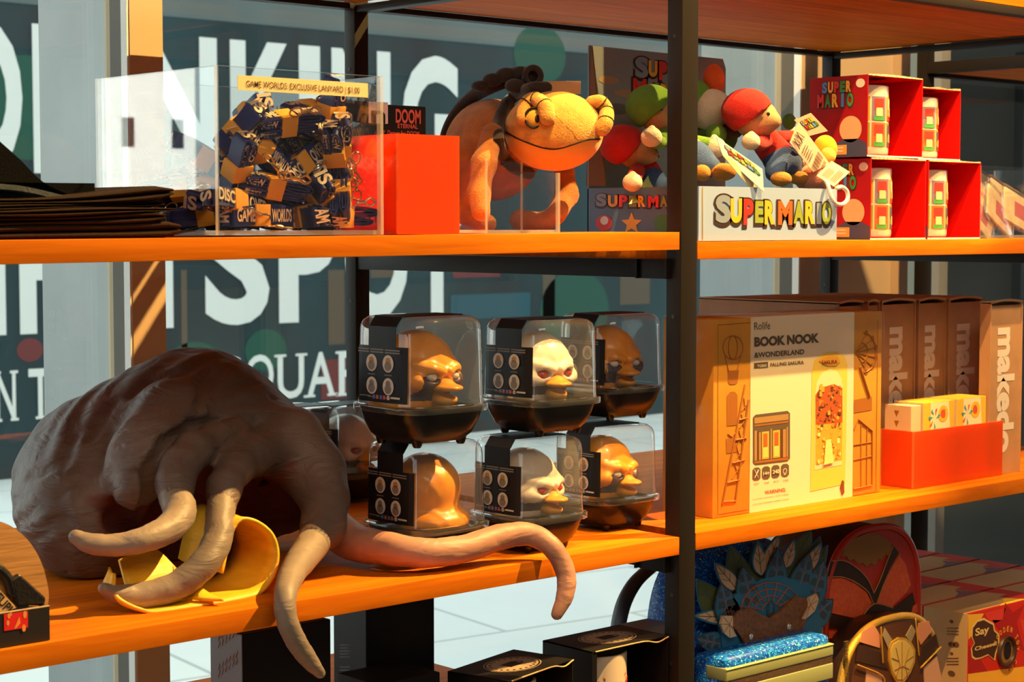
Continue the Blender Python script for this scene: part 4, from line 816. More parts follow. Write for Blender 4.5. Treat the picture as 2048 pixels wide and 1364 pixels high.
b = MB(); hk = spline([AY(x, y, Y) for x, y, Y in ((1648, 360, .010), (1655, 368, .002), (1662, 392, -.004), (1672, 407, -.006), (1686, 408, -.006), (1695, 398, -.005), (1694, 383, -.004), (1684, 374, -.003), (1674, 376, -.003))], 6); b.tube(hk, .0023, 10); b.build('plastic_hook', mat('white_plastic', (.78, .74, .74), .35), pinky)
def card(par, name, px, Y, m, prints=(), dY=(0, 0, 0, 0)):
    b = MB(); p = [AY(x, y, Y+d) for (x, y), d in zip(px, dY)]; n = np.cross(p[1]-p[0], p[-1]-p[0]); n /= np.linalg.norm(n); n = n if n@VF > 0 else -n
    b.prism([tuple(q) for q in p], n*.0008); o = b.build(name, m, par); A = p[0]; U = p[1]-p[0]; V = p[-1]-p[0]
    for nm, mm, fnp in prints:
        b = MB(); lu, lv = np.linalg.norm(U), np.linalg.norm(V); fnp(b, A-n*.0004, U/lu, V/lv, lu, lv); b.build(nm, mm, o)
def pr_comic(b, A, U, V, lu, lv):
    s = 'SUPER'; O = A+V*lv
    for i, (row, v0) in enumerate((('SUPER', .58), ('MARIO', .30))):
        for j, ch in enumerate(row):
            x0 = lu*(.14+.14*j+.04*i); b.text(ch, O, U, -V, x0-.0008, x0+lu*.13+.0006, lv*(v0)-.0008, lv*(v0+.24)+.0004, 5, .06); b.text(ch, O-np.cross(U, V)*0+(-VF)*.0003, U, -V, x0, x0+lu*.12, lv*v0, lv*(v0+.23), (0, 1, 2, 3, 1, 2, 3, 1, 6, 7)[i*5+j], .055)
def pr_bar(b, A, U, V, lu, lv):
    for k in range(16): x = lu*(.10+.055*k); b.quad(A+U*x+V*lv*.68, A+U*(x+lu*(.018+.012*(k % 3)))+V*lv*.68, A+U*(x+lu*(.018+.012*(k % 3)))+V*lv*.84, A+U*x+V*lv*.84, 0)
    for k in range(5): b.quad(*[A+U*lu*a+V*lv*c for a, c in ((.14, .36+.055*k), (.62+.07*(k % 2), .36+.055*k), (.62+.07*(k % 2), .375+.055*k), (.14, .375+.055*k))], 0)
    b.text('$25.00', A, U, -V, lu*.45, lu*.9, -lv*.96, -lv*.88, 0, .02)
    for a in (.2, .55): b.tube([A+U*lu*a+V*lv*.28, A+U*lu*(a+.14)+V*lv*.08, A+U*lu*(a+.28)+V*lv*.28], .0005, 6)
card(br2, 'hang_tag', [(1433, 274), (1525, 338), (1528, 384), (1444, 307)], .006, mat('tag_sky', (.55, .66, .62), .5), [('tag_print', INK, pr_comic)], (.012, -.004, -.008, .008))
card(br2, 'hang_tag_back', [(1443, 308), (1462, 316), (1524, 384), (1512, 390)], .007, mat('tag_cream', (.80, .62, .36), .6))
card(br1, 'price_tag', [(1580, 285), (1597, 243), (1660, 328), (1626, 344)][1:]+[(1580, 285)], .014, mat('tag_blush', (.78, .52, .40), .6))
o = [k for k in br1.children if k.name.startswith('price_tag')][-1]
b = MB(); A = AY(1593, 246, .0128); U = AY(1578, 283, .0128)-A; V = AY(1657, 326, .0128)-A; lu, lv = np.linalg.norm(U), np.linalg.norm(V); pr_bar(b, A+(U/lu)*lu, -U/lu, V/lv, lu, lv); b.build('tag_print', mat('tag_ink', (.10, .05, .03), .6), o)
card(br1, 'brand_tag', [(1589, 240), (1622, 226), (1656, 262), (1618, 272)], .018, mat('tag_taupe', (.52, .36, .26), .6), [('tag_print', INK, pr_comic)])
card(pinky, 'price_tag', [(1634, 352), (1664, 322), (1700, 344), (1668, 373)], .006, mat('tag_white', (.86, .80, .66), .6), [('tag_print', mat('tag_ink2', (.30, .18, .08), .6), lambda b, A, U, V, lu, lv: [b.quad(*[A+U*lu*(.15+.05*k+q)+V*lv*w_ for q, w_ in ((0, .1), (.02, .1), (.02, .5), (0, .5))], 0) for k in range(10)]+[b.quad(*[A+U*lu*a+V*lv*(.6+.08*k+w_) for a, w_ in ((.15, 0), (.8, 0), (.8, .03), (.15, .03))], 0) for k in range(4)])])
card(br3, 'hang_tag', [(1296, 351), (1337, 361), (1337, 397), (1258, 408)], .090, mat('tag_lime', (.62, .66, .20), .5), [('tag_print', [INK[4], WHITE, INK[7]], lambda b, A, U, V, lu, lv: [b.disc(A+U*lu*x+V*lv*y, U, V, lu*.13, k, 18) for k, (x, y) in enumerate(((.35, .62), (.42, .2), (.7, .55)))])], (.01, .01, -.004, -.004))
# ---- red mug cartons with an open front, a printed mug in each
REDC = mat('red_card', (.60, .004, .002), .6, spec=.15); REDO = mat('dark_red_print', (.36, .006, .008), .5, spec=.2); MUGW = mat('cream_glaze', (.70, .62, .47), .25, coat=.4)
PCH = mat('print_peach', (.80, .45, .24), .5); LIL = mat('print_lilac', (.20, .14, .20), .3); YEL = mat('print_butter', (.48, .27, .01), .3); SAL = mat('print_salmon', (.42, .12, .03), .3); LIM = mat('print_lime2', (.20, .24, .01), .3)
def mug_carton(X0, X1, Y0, Y1, Z0, Z1, lab, labm, full=True):
    r = thing('mug_carton', lab, 'box', ((X0+X1)/2, (Y0+Y1)/2, Z0), group='red mug cartons'); t = .0014
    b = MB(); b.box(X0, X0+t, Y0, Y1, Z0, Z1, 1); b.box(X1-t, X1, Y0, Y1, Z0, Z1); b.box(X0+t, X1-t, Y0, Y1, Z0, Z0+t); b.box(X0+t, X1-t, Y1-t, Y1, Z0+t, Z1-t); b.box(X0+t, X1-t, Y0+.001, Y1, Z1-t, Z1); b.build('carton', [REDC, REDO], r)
    b = MB(); xs = np.linspace(X0+t, X1, 15)
    for a, c in zip(xs[:-1], xs[1:]): b.box(a, c-.0008, Y0-.0002, Y0+.0014, Z1-.0006, Z1+.0012+.0006*math.sin(a*900))
    b.build('cut_edge', mat('raw_board_edge', (.62, .45, .26), .8), r)
    b = MB(); b.box(X0, X1, Y0-.0003, Y0, Z0-.0002, Z0+.0016); b.build('base_strip', mat('white_board', (.78, .78, .76), .6), r)
    W, H = Y1-Y0, Z1-Z0; O = np.array((X0-.0004, Y1, Z0)); U = np.array((0, -1, 0)); V = np.array((0, 0, 1.0)); b = MB()
    for row, v0, v1, u0, du, cols in (('SUPER', .80, .94, .22, .104, (6, 1, 2, 7, 1)), ('MARIO', .62, .79, .14, .128, (2, 7, 1, 6, 7))):
        for j, ch in enumerate(row):
            a = W*(u0+du*j); c = a+W*du*.86; a, c = (a+W*.03, c-W*.03) if ch == 'I' else (a, c); b.text(ch, O, U, V, a-.0010, c+.0010, H*v0-.0016, H*v1+.0008, 5, .06); b.text(ch, O+np.array((-.0003, 0, 0)), U, V, a, c, H*v0, H*v1, cols[j], .055)
    b.build('lettering', INK, r); b = MB(); P = lambda u, v, o=0.0: O+U*W*u+V*H*v+np.array((-o, 0, 0))
    b.disc(P(.88, .90), U, V, .0062, 0, 20, r2=.0050); b.disc(P(.72, .34), U, V, .0155, 1, 28, r2=.0150); b.poly([P(.45, 0), P(1, 0), P(1, .16), P(.85, .22), P(.6, .22), P(.45, .16)], 2); b.poly([P(.36, .03, .0003), P(.66, .03, .0003), P(.66, .15, .0003), P(.36, .15, .0003)], 3)
    for k in range(2): b.poly([P(.40, .065+.04*k, .0005), P(.60, .065+.04*k, .0005), P(.60, .085+.04*k, .0005), P(.40, .085+.04*k, .0005)], 0)
    b.build('surface_print', [mat('print_seal', (.74, .66, .55), .5), PCH, mat('print_navy', (.05, .06, .14), .5), mat('print_gold', (.75, .38, .05), .5)], r)
    m = thing('mug', labm, 'mug', ((X0+X1)/2, Y0+.04, Z0+t), group='printed mugs in the red cartons')
    R = .031; cx, cy = X0+.0385, Y0+.0375; zb = Z0+t+.0002; h = H-.0115
    b = MB(); b.lathe([(.001, 0), (R-.003, 0), (R-.0008, .0015), (R, .004), (R, h-.001), (R-.0012, h), (R-.0028, h-.0008), (R-.0032, .005), (.001, .004)], (cx, cy, zb), 48); b.build('cup', MUGW, m)
    b = MB(); b.tube(spline([(cx+R*.6, cy+R*.75, zb+h*.78), (cx+R*.85, cy+R*1.15, zb+h*.72), (cx+R*.92, cy+R*1.24, zb+h*.5), (cx+R*.85, cy+R*1.15, zb+h*.26), (cx+R*.6, cy+R*.75, zb+h*.2)], 5), .0036, 10); b.build('handle', MUGW, m)
    b = MB()
    def patch(a0, a1, v0, v1, k, rr=.0003):
        A = np.linspace(D2R(a0), D2R(a1), 9); b.loft([[(cx+(R+rr)*math.cos(q), cy+(R+rr)*math.sin(q), zb+h*v) for q in A] for v in (v0, v1)], k, cap=(False, False), closed=False)
    for j in range(5):
        a0 = 155+j*42
        for v0, k in ((.50, j % 2), (.13, 2+j % 2)):
            patch(a0, a0+38, v0, v0+.34, k); patch(a0+6, a0+31, v0+.16, v0+.31, (4, 5, 4, 7)[k], .0006); patch(a0+10, a0+27, v0+.06, v0+.18, 5, .0009); patch(a0+5, a0+32, v0, v0+.07, (6, 4, 6, 7)[k], .0006)
    b.build('printed_panels', [LIL, YEL, SAL, LIM, INK[2], PCH, INK[7], mat('print_navy', (.05, .06, .14), .5)], m)
    return r
zA = .2948; H1 = .0912
mug_carton(.3476, .4535, .030, .1135, zA, zA+H1, 'red mug carton in the bottom row half hidden by the counter box', 'cream mug with coloured squares in the bottom left red carton')
mug_carton(.4580, .5655, .030, .1135, zA, zA+H1, 'red mug carton at the right end of the bottom row next to the clear bin', 'cream mug with coloured squares in the bottom right red carton')
zB = zA+H1+.0022
mug_carton(.3400, .4450, .030, .1115, zB, zB+H1, 'red mug carton on top at the left showing its whole printed side', 'cream mug with coloured squares in the top left red carton')
mug_carton(.4600, .5450, .046, .1275, zB, zB+.084, 'red mug carton on top at the right, behind its neighbour', 'mug in the top right red carton, only a strip showing')
# ---- clear bin with cellophane packets
cb = acrylic_box('acrylic_bin', 'clear bin of cellophane packets at the right end of the top shelf', .612, .80, .060, .165, ZR+.0006, AY(1993, 333, .06)[2], .0035)
CEL = clear('cellophane', (.97, .96, .94), .06, 2.2, .05); PKT = mat('packet_card', (.78, .62, .40), .5, var=.25, vscale=60)
pk0 = None
for i in range(9):
    lab = ['small cellophane packet leaning in the clear bin at the front', 'small cellophane packet in the middle of the clear bin', 'small cellophane packet at the back of the clear bin'][i//3]
    loc = (.636+.045*(i % 3)+.008*(i//3), .078+.028*(i//3), ZR+.034+.012*(i//3)); rot = (D2R(-14), D2R(38-9*(i % 3)), D2R(6*(i % 2)-3))
    if pk0 is None:
        pk0 = thing('cellophane_packet', lab, 'packet'); b = MB(); b.box(-.034, .034, -.0012, .0012, -.022, .022, 0, .0005); b.build('card', PKT, pk0)
        b = MB(); b.box(-.037, .037, -.0035, .0035, -.026, .026, 0, .003); b.build('wrapper', CEL, pk0); b = MB(); b.box(-.012, .020, -.0017, -.0013, -.010, .010); b.build('print', mat('packet_print', (.55, .12, .16), .5), pk0); o = pk0; o.location = loc; o.rotation_euler = rot
    else: o = dup(pk0, loc, rot, lab)
    o['group'] = ['packets at the front of the clear bin', 'packets in the middle of the clear bin', 'packets at the back of the clear bin'][i//3]
# ================================================================== middle right shelf
KRF = mat('orange_kraft', (.62, .27, .022), .6, var=.08, vscale=30); KLN = mat('brown_line_print', (.36, .12, .012), .6); SLV = mat('cream_sleeve', (.84, .72, .50), .45); DBR = mat('print_brown', (.16, .045, .012), .5)
NY, NX0, NX1, NZ1 = .0489, .1050, .3980, .2118
nk = thing('puzzle_box', 'large orange kraft craft kit box with a cream sleeve lettered in brown', 'box', (.25, .08, ZM))
b = MB(); b.box(NX0, NX1, NY, NY+.072, ZM+.0002, NZ1, 0, .001); b.build('carton', KRF, nk)
sx0, sx1 = AY(1500, 800, NY)[0], AY(1706, 800, NY)[0]
b = MB(); b.box(sx0, sx1, NY-.0006, NY+.0725, ZM+.0001, NZ1+.0006); b.build('sleeve', SLV, nk)
b = MB(); T = lambda s, a, c, m=0, bold=0.0: b.textpx(s, 'y', NY-.0006, a, c, m, bold)
T('Rolife', (1508, 660), (1540, 643)); T('BOOK NOOK', (1508, 694), (1638, 666), 0, .055); T('&WONDERLAND', (1508, 716), (1608, 698), 0, .03); T('FALLING SAKURA', (1540, 733), (1607, 721), 0, .03)
for x, s in ((1513, 'DIY'), (1533, 'AGE'), (1552, 'PCS'), (1571, 'LED')): T(s, (x-5, 970-(x-1513)*.12), (x+5, 965-(x-1513)*.12))
T('WARNING:', (1529, 989), (1571, 975), 1, .02); T('CHOKING HAZARD - SMALL PARTS', (1505, 998), (1577, 989)); T('NOT FOR CHILDREN UNDER 3 YEARS.', (1505, 1008), (1577, 999))
b.build('lettering', [DBR, mat('warning_red', (.60, .08, .02), .5)], nk)
b = MB(); NYs = NY-.0009
def q4(b, x0, y0, x1, y1, m, Y=NYs, sl=-.145):
    b.poly([AY(x0, y1, Y), AY(x1, y1+sl*(x1-x0), Y), AY(x1, y0+sl*(x1-x0), Y), AY(x0, y0, Y)], m)
def rr4(b, x0, y0, x1, y1, m, Y=NYs, sl=-.11, c=4):
    pts = [(x0+c, y1), (x1-c, y1), (x1, y1-c), (x1, y0+c), (x1-c, y0), (x0+c, y0), (x0, y0+c), (x0, y1-c)]
    b.poly([AY(x, y+sl*(x-x0), Y) for x, y in pts], m)
q4(b, 1508, 726, 1536, 737, 0, NYs, -.08)
for x in (1505, 1524, 1543, 1562): rr4(b, x, 936-(x-1505)*.13, x+16, 962-(x-1505)*.13, 0)
rr4(b, 1506, 830, 1580, 931, 0, NYs, -.12, 5)
b.build('printed_panels', DBR, nk)
b = MB(); Yq = NYs-.0002
b.textpx('TGB05', 'y', Yq, (1514, 735), (1533, 728), 0, .02); b.textpx('14+', 'y', Yq, (1526, 951), (1538, 942), 0, .03); b.textpx('240', 'y', Yq, (1545, 948), (1558, 938), 0, .03)
b.tube([AY(x, y, Yq) for x, y in ((1509, 940), (1516, 955))], .0005, 6); b.tube([AY(x, y, Yq) for x, y in ((1517, 940), (1510, 955))], .0005, 6); b.disc(AY(1570, 942, Yq), (1, 0, 0), (0, 0, 1), .0036, 0, 16, r2=.0030, inner=.75); b.box(*[v for k in range(3) for v in sorted((AY(1568, 950, Yq)[k], AY(1572, 948, Yq)[k]+(.0002 if k == 1 else 0)))])
b.build('reversed_print', SLV, nk)
# small picture: books on a shelf with two lit nooks
b = MB(); Yp = NYs-.0002; PB = lambda x0, y0, x1, y1, m, d=0: q4(b, x0, y0-(x0-1506)*.12, x1, y1-(x0-1506)*.12, m, Yp-d, -.12)
PB(1509, 836, 1577, 848, 1); PB(1509, 850, 1577, 854, 0)
for k, (x, w_) in enumerate(((1509, 5), (1515, 3), (1518, 4), (1541, 3), (1561, 4), (1566, 6), (1573, 3))): PB(x, 862+(k % 3)*2, x+w_, 922, (1, 2, 1)[k % 3])
for x in (1524, 1546): PB(x, 866, x+14, 921, 3); PB(x+3, 870, x+11, 896, 4, .0002); PB(x+2, 898, x+12, 918, 5, .0002)
PB(1509, 923, 1577, 928, 0)
b.build('photo_print', [mat('photo_wood', (.36, .13, .02), .5), mat('photo_tan', (.42, .24, .08), .5), mat('photo_dark', (.14, .05, .01), .5), mat('photo_gold', (.85, .48, .06), .5), mat('photo_rust', (.50, .13, .03), .5), mat('photo_yellow', (.90, .66, .16), .5)], nk)
# large picture: narrow arched street scene
b = MB(); arch = [(1621, 983), (1622, 905), (1624, 742), (1628, 722), (1640, 712), (1644, 708), (1660, 703), (1676, 703), (1680, 708), (1690, 714), (1695, 730), (1692, 900), (1690, 968)]
b.poly([AY(x, y, NYs) for x, y in arch], 0); inn = [(1629, 940), (1630, 790), (1634, 762), (1645, 745), (1660, 738), (1674, 742), (1683, 756), (1686, 780), (1684, 930)]; b.poly([AY(x, y, NYs-.0002) for x, y in inn], 1)
r2 = random.Random(3)
b.poly([AY(x, y, NYs-.0003) for x, y in ((1631, 850), (1631, 790), (1640, 776), (1668, 768), (1685, 776), (1685, 845))], 2); b.poly([AY(x, y, NYs-.0003) for x, y in ((1631, 930), (1631, 850), (1685, 845), (1684, 920))], 5)
for k in range(95):
    x = r2.uniform(1632, 1680); y = r2.uniform(768, 920); s = r2.uniform(2, 6); m = r2.choice((2, 3, 3, 4, 5)) if y < 850 else r2.choice((5, 5, 4, 6, 0)); q4(b, x, y, min(x+s, 1684), y+s*r2.uniform(.8, 2.2), m, NYs-.0004-.00001*k)
b.poly([AY(x, y, NYs-.0016) for x, y in ((1648, 930), (1652, 880), (1662, 878), (1668, 925))], 6); b.poly([AY(x, y, NYs-.0006) for x, y in ((1637, 722), (1646, 715), (1662, 711), (1676, 713), (1680, 724), (1672, 732), (1655, 732))], 5)
b.textpx('SAKURA', 'y', NYs-.0009, (1643, 729), (1674, 719), 3, .02); b.poly([AY(x, y, NYs-.0003) for x, y in ((1684, 960), (1688, 962), (1689, 985), (1684, 992), (1680, 975))], 3)
b.build('street_print', [mat('print_mustard', (.86, .60, .10), .5), mat('print_paper', (.88, .70, .40), .5), mat('print_brick', (.46, .10, .02), .5), mat('print_umber', (.16, .05, .012), .5), mat('print_ochre', (.62, .27, .03), .5), mat('print_amber', (.85, .40, .04), .5), mat('print_glow', (.92, .78, .28), .5)], nk)
# line drawings on the kraft
b = MB(); YK = NY-.0004
def ln(pts, r=.0006): b.tube([AY(x, y, YK) for x, y in pts], r, 6)
def pg(*pts): b.poly([AY(x, y, YK) for x, y in pts], 0)
ln([(1466+20*math.cos(t), 695-24*math.sin(t)) for t in np.linspace(0, 2*np.pi, 22)]); ln([(1466+9*math.cos(t), 695-24*math.sin(t)) for t in np.linspace(0, 2*np.pi, 18)]); ln([(1450, 712), (1457, 742)]); ln([(1482, 712), (1473, 742)]); pg((1455, 742), (1478, 740), (1475, 766), (1470, 769), (1460, 769), (1456, 764))
pg((1454, 852), (1454, 792), (1460, 784), (1469, 783), (1475, 790), (1475, 850)); pg((1452, 878), (1475, 875), (1475, 904), (1453, 907)); ln([(1463, 874), (1456, 868)]); ln([(1464, 874), (1470, 866)])
for a, c in (((1444, 1010), (1490, 770)), ((1470, 1004), (1497, 800)), ((1447, 1004), (1470, 1002)), ((1455, 965), (1478, 960)), ((1466, 926), (1488, 920)), ((1472, 880), (1492, 876)), ((1478, 840), (1494, 836))): ln([a, c], .0013)
for k in range(5): ln([(1464+5*k, 958-34*k), (1484+3*k, 925-30*k)]); ln([(1478+3*k, 955-34*k), (1468+5*k, 925-32*k)])
ln([(1735, 700+0)]+[(1726+26*math.cos(t), 705-40*math.sin(t)) for t in np.linspace(-1.5, 1.5, 14)], .0008); ln([(1722+14*math.cos(t), 705-20*math.sin(t)) for t in np.linspace(-1.4, 1.4, 10)])
for t in np.linspace(-1.3, 1.3, 6): p = (1726+26*math.cos(t), 705-40*math.sin(t)); ln([(1712, 705), p]); b.disc(AY(p[0], p[1], YK-.0001), (1, 0, 0), (0, 0, 1), .0036, 0, 12)
ln([(1720, 735), (1738, 792)], .0018); pg((1708, 800), (1744, 793), (1744, 820), (1708, 826)); ln([(1708, 860), (1716, 838), (1744, 862), (1744, 970), (1708, 978)], .0011); ln([(1708, 920), (1744, 912)]); ln([(1722, 850), (1722, 975)]); ln([(1734, 856), (1733, 972)]); ln([(1708, 890), (1744, 884)])
ln([(1436, 650), (1436, 1028), (1495, 1018)], .0003); ln([(1756, 640), (1752, 982), (1708, 990)], .0003); ln([(1436, 650), (1500, 645)], .0003)
b.build('line_drawings', KLN, nk)
b = MB(); b.box(NX0-.0008, NX1+.0008, NY-.0030, NY+.0735, ZM+.0001, NZ1+.0016, 0, .0015); b.build('shrink_wrap', clear('shrink_wrap', (.985, .98, .97), .06, .35), nk)
# ---- six upright cardboard cartons
CRD = mat('grey_brown_card', (.42, .22, .105), .7, var=.08, vscale=40); CRE = mat('card_edge', (.55, .36, .19), .8); PRW = mat('pale_print', (.68, .58, .50), .6)
cr = [(1677, 1731, .108, .2195), (1736, 1764, .102, .2195), (1764, 1832, .100, .2195), (1838, 1893, .100, .2190), (1899, 1966, .098, .2185), (1982, 2046, .036, .2165)]
wh = ['farthest left upright cardboard carton, mostly behind the kraft kit box', 'second upright cardboard carton from the left, half covered', 'third upright cardboard carton with pale lettering, right of the kraft kit box', 'fourth upright cardboard carton with pale lettering, above the small yellow cartons', 'fifth upright cardboard carton with pale lettering, left of the one pulled forward', 'upright cardboard carton pulled forward at the right end of the row']
for i, (l, r_, Y, zt) in enumerate(cr):
    x0, x1 = AY(l, 640, Y)[0], AY(r_, 640, Y)[0]
    if i == 1: x1 = AY(1760, 640, Y)[0]
    dp = .22 if i < 5 else .016; r = thing('cardboard_carton', wh[i], 'box', ((x0+x1)/2, Y+.1, ZM), group='upright cardboard cartons'); t = .0020
    b = MB(); b.box(x0+.0012, x1-.0012, Y+.0025, Y+.0045, ZM, zt-.0045); b.box(x0, x0+t, Y, Y+dp, ZM, zt); b.box(x1-t, x1, Y, Y+dp, ZM, zt); b.box(x0+t, x1-t, Y+dp-.002, Y+dp, ZM, zt); b.box(x0+t, x1-t, Y+.0045, Y+dp-.002, ZM, ZM+.002); b.build('carton', CRD, r, bevel=.0004)
    b = MB(); nx = 8; xs = np.linspace(x0, x1, nx); b.loft([[(x, Y, zt-.002+.0026*math.sin(math.pi*k/(nx-1))), (x, Y, zt+.0008+.0026*math.sin(math.pi*k/(nx-1))), (x, Y+dp, zt+.0008), (x, Y+dp, zt-.0015)] for k, x in enumerate(xs)], 0, smooth=False); b.build('top_flap', CRE, r)
    if i >= 1:
        yy = Y+.0021; wdt = x1-x0; hh = .150 if i < 5 else .156; cz = zt-.032
        b = MB(); b.text('makedo', (x0+wdt*.26, yy, cz), (0, 0, -1), (1, 0, 0), 0, hh, 0, wdt*.55, 0, .045); b.build('lettering', PRW, r)
# ---- orange tray with small yellow cartons
ot = acrylic_box('acrylic_tray', 'glowing orange acrylic tray holding small yellow cartons on the middle right shelf', .4437, .6294, .0346, .0840, ZM+.0003, .0690, .003, mats=[ORA, ORE], cat='tray')
YC = mat('yellow_carton', (.88, .50, .04), .5); BGC = mat('beige_carton', (.70, .50, .30), .55)
for i, (xa, xb, zt, ya, yb) in enumerate(((.4690, .5330, .1010, .0400, .0800), (.5375, .6000, .1015, .0400, .0800))):
    r = thing('small_carton', ['small yellow carton at the left in the orange tray', 'small yellow carton at the right in the orange tray'][i], 'box', ((xa+xb)/2, .06, .0044), group='small yellow cartons')
    b = MB(); b.box(xa, xb, ya, yb, .0046, zt, 0); b.m[-6:] = [0, 0, 0, 0, 0, 1]; b.build('carton', [YC, BGC], r, bevel=.0006)
    b = MB(); w_ = xb-xa; Y = ya-.0003; F = lambda u, v, o=0: (xa+w_*u, Y-o, zt-.040+.040*v)
    b.poly([F(.22, .0), F(.86, .05), F(.80, .98), F(.22, .98)], 0); b.disc(F(.62, .62, .0003), (1, 0, 0), (0, 0, 1), .0100, 3, 22, inner=.55); b.disc(F(.60, .60, .0002), (1, 0, 0), (0, 0, 1), .0060, 2, 18)
    for k in range(6): a = k*.9; b.poly([F(.34+.05*math.cos(a), .50+.1*math.sin(a), .0004), F(.34+.20*math.cos(a+.2), .5+.34*math.sin(a+.2), .0004), F(.34+.16*math.cos(a+.5), .5+.28*math.sin(a+.5), .0004)], (1, 2, 1)[k % 3])
    b.poly([F(.20, -.02, .0004), F(.88, .02, .0004), F(.88, .14, .0004), F(.20, .10, .0004)], 0); b.build('front_print', [mat('carton_cream', (.85, .76, .46), .5), mat('carton_teal', (.05, .36, .34), .5), mat('carton_red', (.70, .09, .03), .5), mat('carton_gold', (.90, .50, .02), .5)], r)
    b = MB(); O = np.array((xa-.0004, yb-.006, zt-.034)); b.tube([O+np.array((0, -q, z)) for q, z in ((0, .018), (.006, .004), (.012, .018), (.018, .004), (.026, .020))], .0006, 6); b.build('side_drawing', KLN, r)
r = thing('beige_carton', 'beige carton with brown triangles at the left end of the orange tray', 'box', (.458, .06, .0044)); b = MB(); b.box(.4475, .4670, .0420, .0800, .0046, .0985); b.build('carton', BGC, r, bevel=.0006)
b = MB()
for k in range(3): z = .092-.012*k; b.poly([(.4472, .066, z), (.4472, .059, z), (.4472, .0625, z-.007)], 0)
b.build('triangle_print', KLN, r)
# ================================================================== bottom shelf, right: bags and camera boxes
ZL, ZBR = -.195, -.300
def glitter():
    m, n, l = nt('blue_glitter'); b = n['Principled BSDF']; b.inputs['Roughness'].default_value = .35; b.inputs['Specular IOR Level'].default_value = .3
    tc = n.new('ShaderNodeTexCoord'); v = n.new('ShaderNodeTexVoronoi'); v.inputs['Scale'].default_value = 650; l.new(tc.outputs['Object'], v.inputs['Vector'])
    sp = n.new('ShaderNodeSeparateColor'); l.new(v.outputs['Color'], sp.inputs[0]); r = n.new('ShaderNodeValToRGB'); e = r.color_ramp.elements
    e[0].position = .0; e[0].color = (.003, .035, .30, 1); e[1].position = 1; e[1].color = (.55, .90, .85, 1)
    for p, c in ((.45, (.006, .10, .62, 1)), (.80, (.01, .22, .85, 1)), (.93, (.04, .50, .80, 1))): q = e.new(p); q.color = c
    l.new(sp.outputs[0], r.inputs[0]); l.new(r.outputs[0], b.inputs['Base Color'])
    bp = n.new('ShaderNodeBump'); bp.inputs['Strength'].default_value = .5; bp.inputs['Distance'].default_value = .0005; l.new(sp.outputs[1], bp.inputs['Height']); l.new(bp.outputs[0], b.inputs['Normal']); return m
BLG = glitter(); NAV = mat('navy_vinyl', (.008, .016, .055), .35); TEA = mat('teal_trim', (.025, .17, .32), .5)
OLV = mat('olive_felt', (.12, .14, .035), .7); CRP = mat('cream_vinyl', (.72, .50, .30), .6); SLT = mat('dark_slate', (.05, .07, .09), .5); RST = mat('rust_line', (.46, .10, .02), .6); SGE = mat('sage_vinyl', (.28, .31, .13), .5); SNA = mat('scaled_brown', (.24, .075, .016), .5, bump=1, bscale=320, var=.35, vscale=250)
bp = thing('blue_backpack', 'blue glitter mini backpack with a fan of feather and leaf shapes', 'backpack', (.20, .10, ZBR)); YB = .060
def arch_pts(x0, x1, z0, z1, n=28, e=2.6):
    cx, w2 = (x0+x1)/2, (x1-x0)/2; zs = z1-w2*1.05; out = [(x0, z0)]
    for k in range(n+1): t = math.pi*(1-k/n); c, s = math.cos(t), math.sin(t); out.append((cx+w2*math.copysign(abs(c)**(2/e), c), zs+(z1-zs)*abs(s)**(2/e)))
    return out+[(x1, z0)]
def shell_bag(b, x0, x1, z0, z1, y0, y1, m=0, soft_=.006):
    P = arch_pts(x0, x1, z0, z1); c = np.array(((x0+x1)/2, (z0+z1)/2)); rings = []
    for y, k in ((y0, .90), (y0+soft_*.4, .97), (y0+soft_*1.2, 1.0), ((y0+y1)/2, 1.01), (y1-soft_*1.2, 1.0), (y1, .93)): rings.append([(c[0]+(x-c[0])*k, y, max(z0+.0004, c[1]+(z-c[1])*k)) for x, z in P])
    b.loft(rings, m)
b = MB(); shell_bag(b, .088, .300, ZBR, -.034, .085, .135); b.build('body', BLG, bp, sharp=60)
def leaf(b, base, tip, wd, Y, mi, mo, vein=None, rim=2.2):
    B, T_ = np.array(base, float), np.array(tip, float); d = T_-B; L = np.linalg.norm(d); d /= L; n = np.array((-d[1], d[0]))
    def outline(gr): return [B+d*(L+gr*1.8)*t-d*gr*.5+n*s*(wd*math.sin(math.pi*min(1, t*.95+.05)**.8)**1.0+gr)*(1 if 0 < t < 1 else .2) for s, ts in ((1, np.linspace(0, 1, 9)), (-1, np.linspace(1, 0, 9))) for t in ts]
    b.prism([tuple(AY(p[0], p[1], Y)) for p in outline(rim)], (0, .0012, 0), mo); b.prism([tuple(AY(p[0], p[1], Y-.0005)) for p in outline(0)], (0, .0006, 0), mi)
    if vein is not None: b.tube([AY(*(B+d*L*t), Y-.0006) for t in (.05, .5, .97)], .0004, 5, vein)
    for k in (.35, .6): 
        if vein is not None:
            for s in (-1, 1): b.tube([AY(*(B+d*L*k), Y-.0006), AY(*(B+d*L*(k+.18)+n*s*wd*.7), Y-.0006)], .0003, 5, vein)
FM = [TEA, OLV, CRP, SLT, RST]
for i, a in enumerate([((1450, 1240), (1396, 1160), 26, 1), ((1490, 1190), (1462, 1092), 24, 1), ((1530, 1170), (1515, 1082), 24, 1), ((1570, 1160), (1622, 1062), 24, 1), ((1600, 1190), (1655, 1092), 18, 1), ((1610, 1170), (1640, 1075), 18, 1)]):
    b = MB(); leaf(b, a[0], a[1], a[2], YB+.012+.0004*i, 1, 0, 0); b.build('leaf', FM, bp)
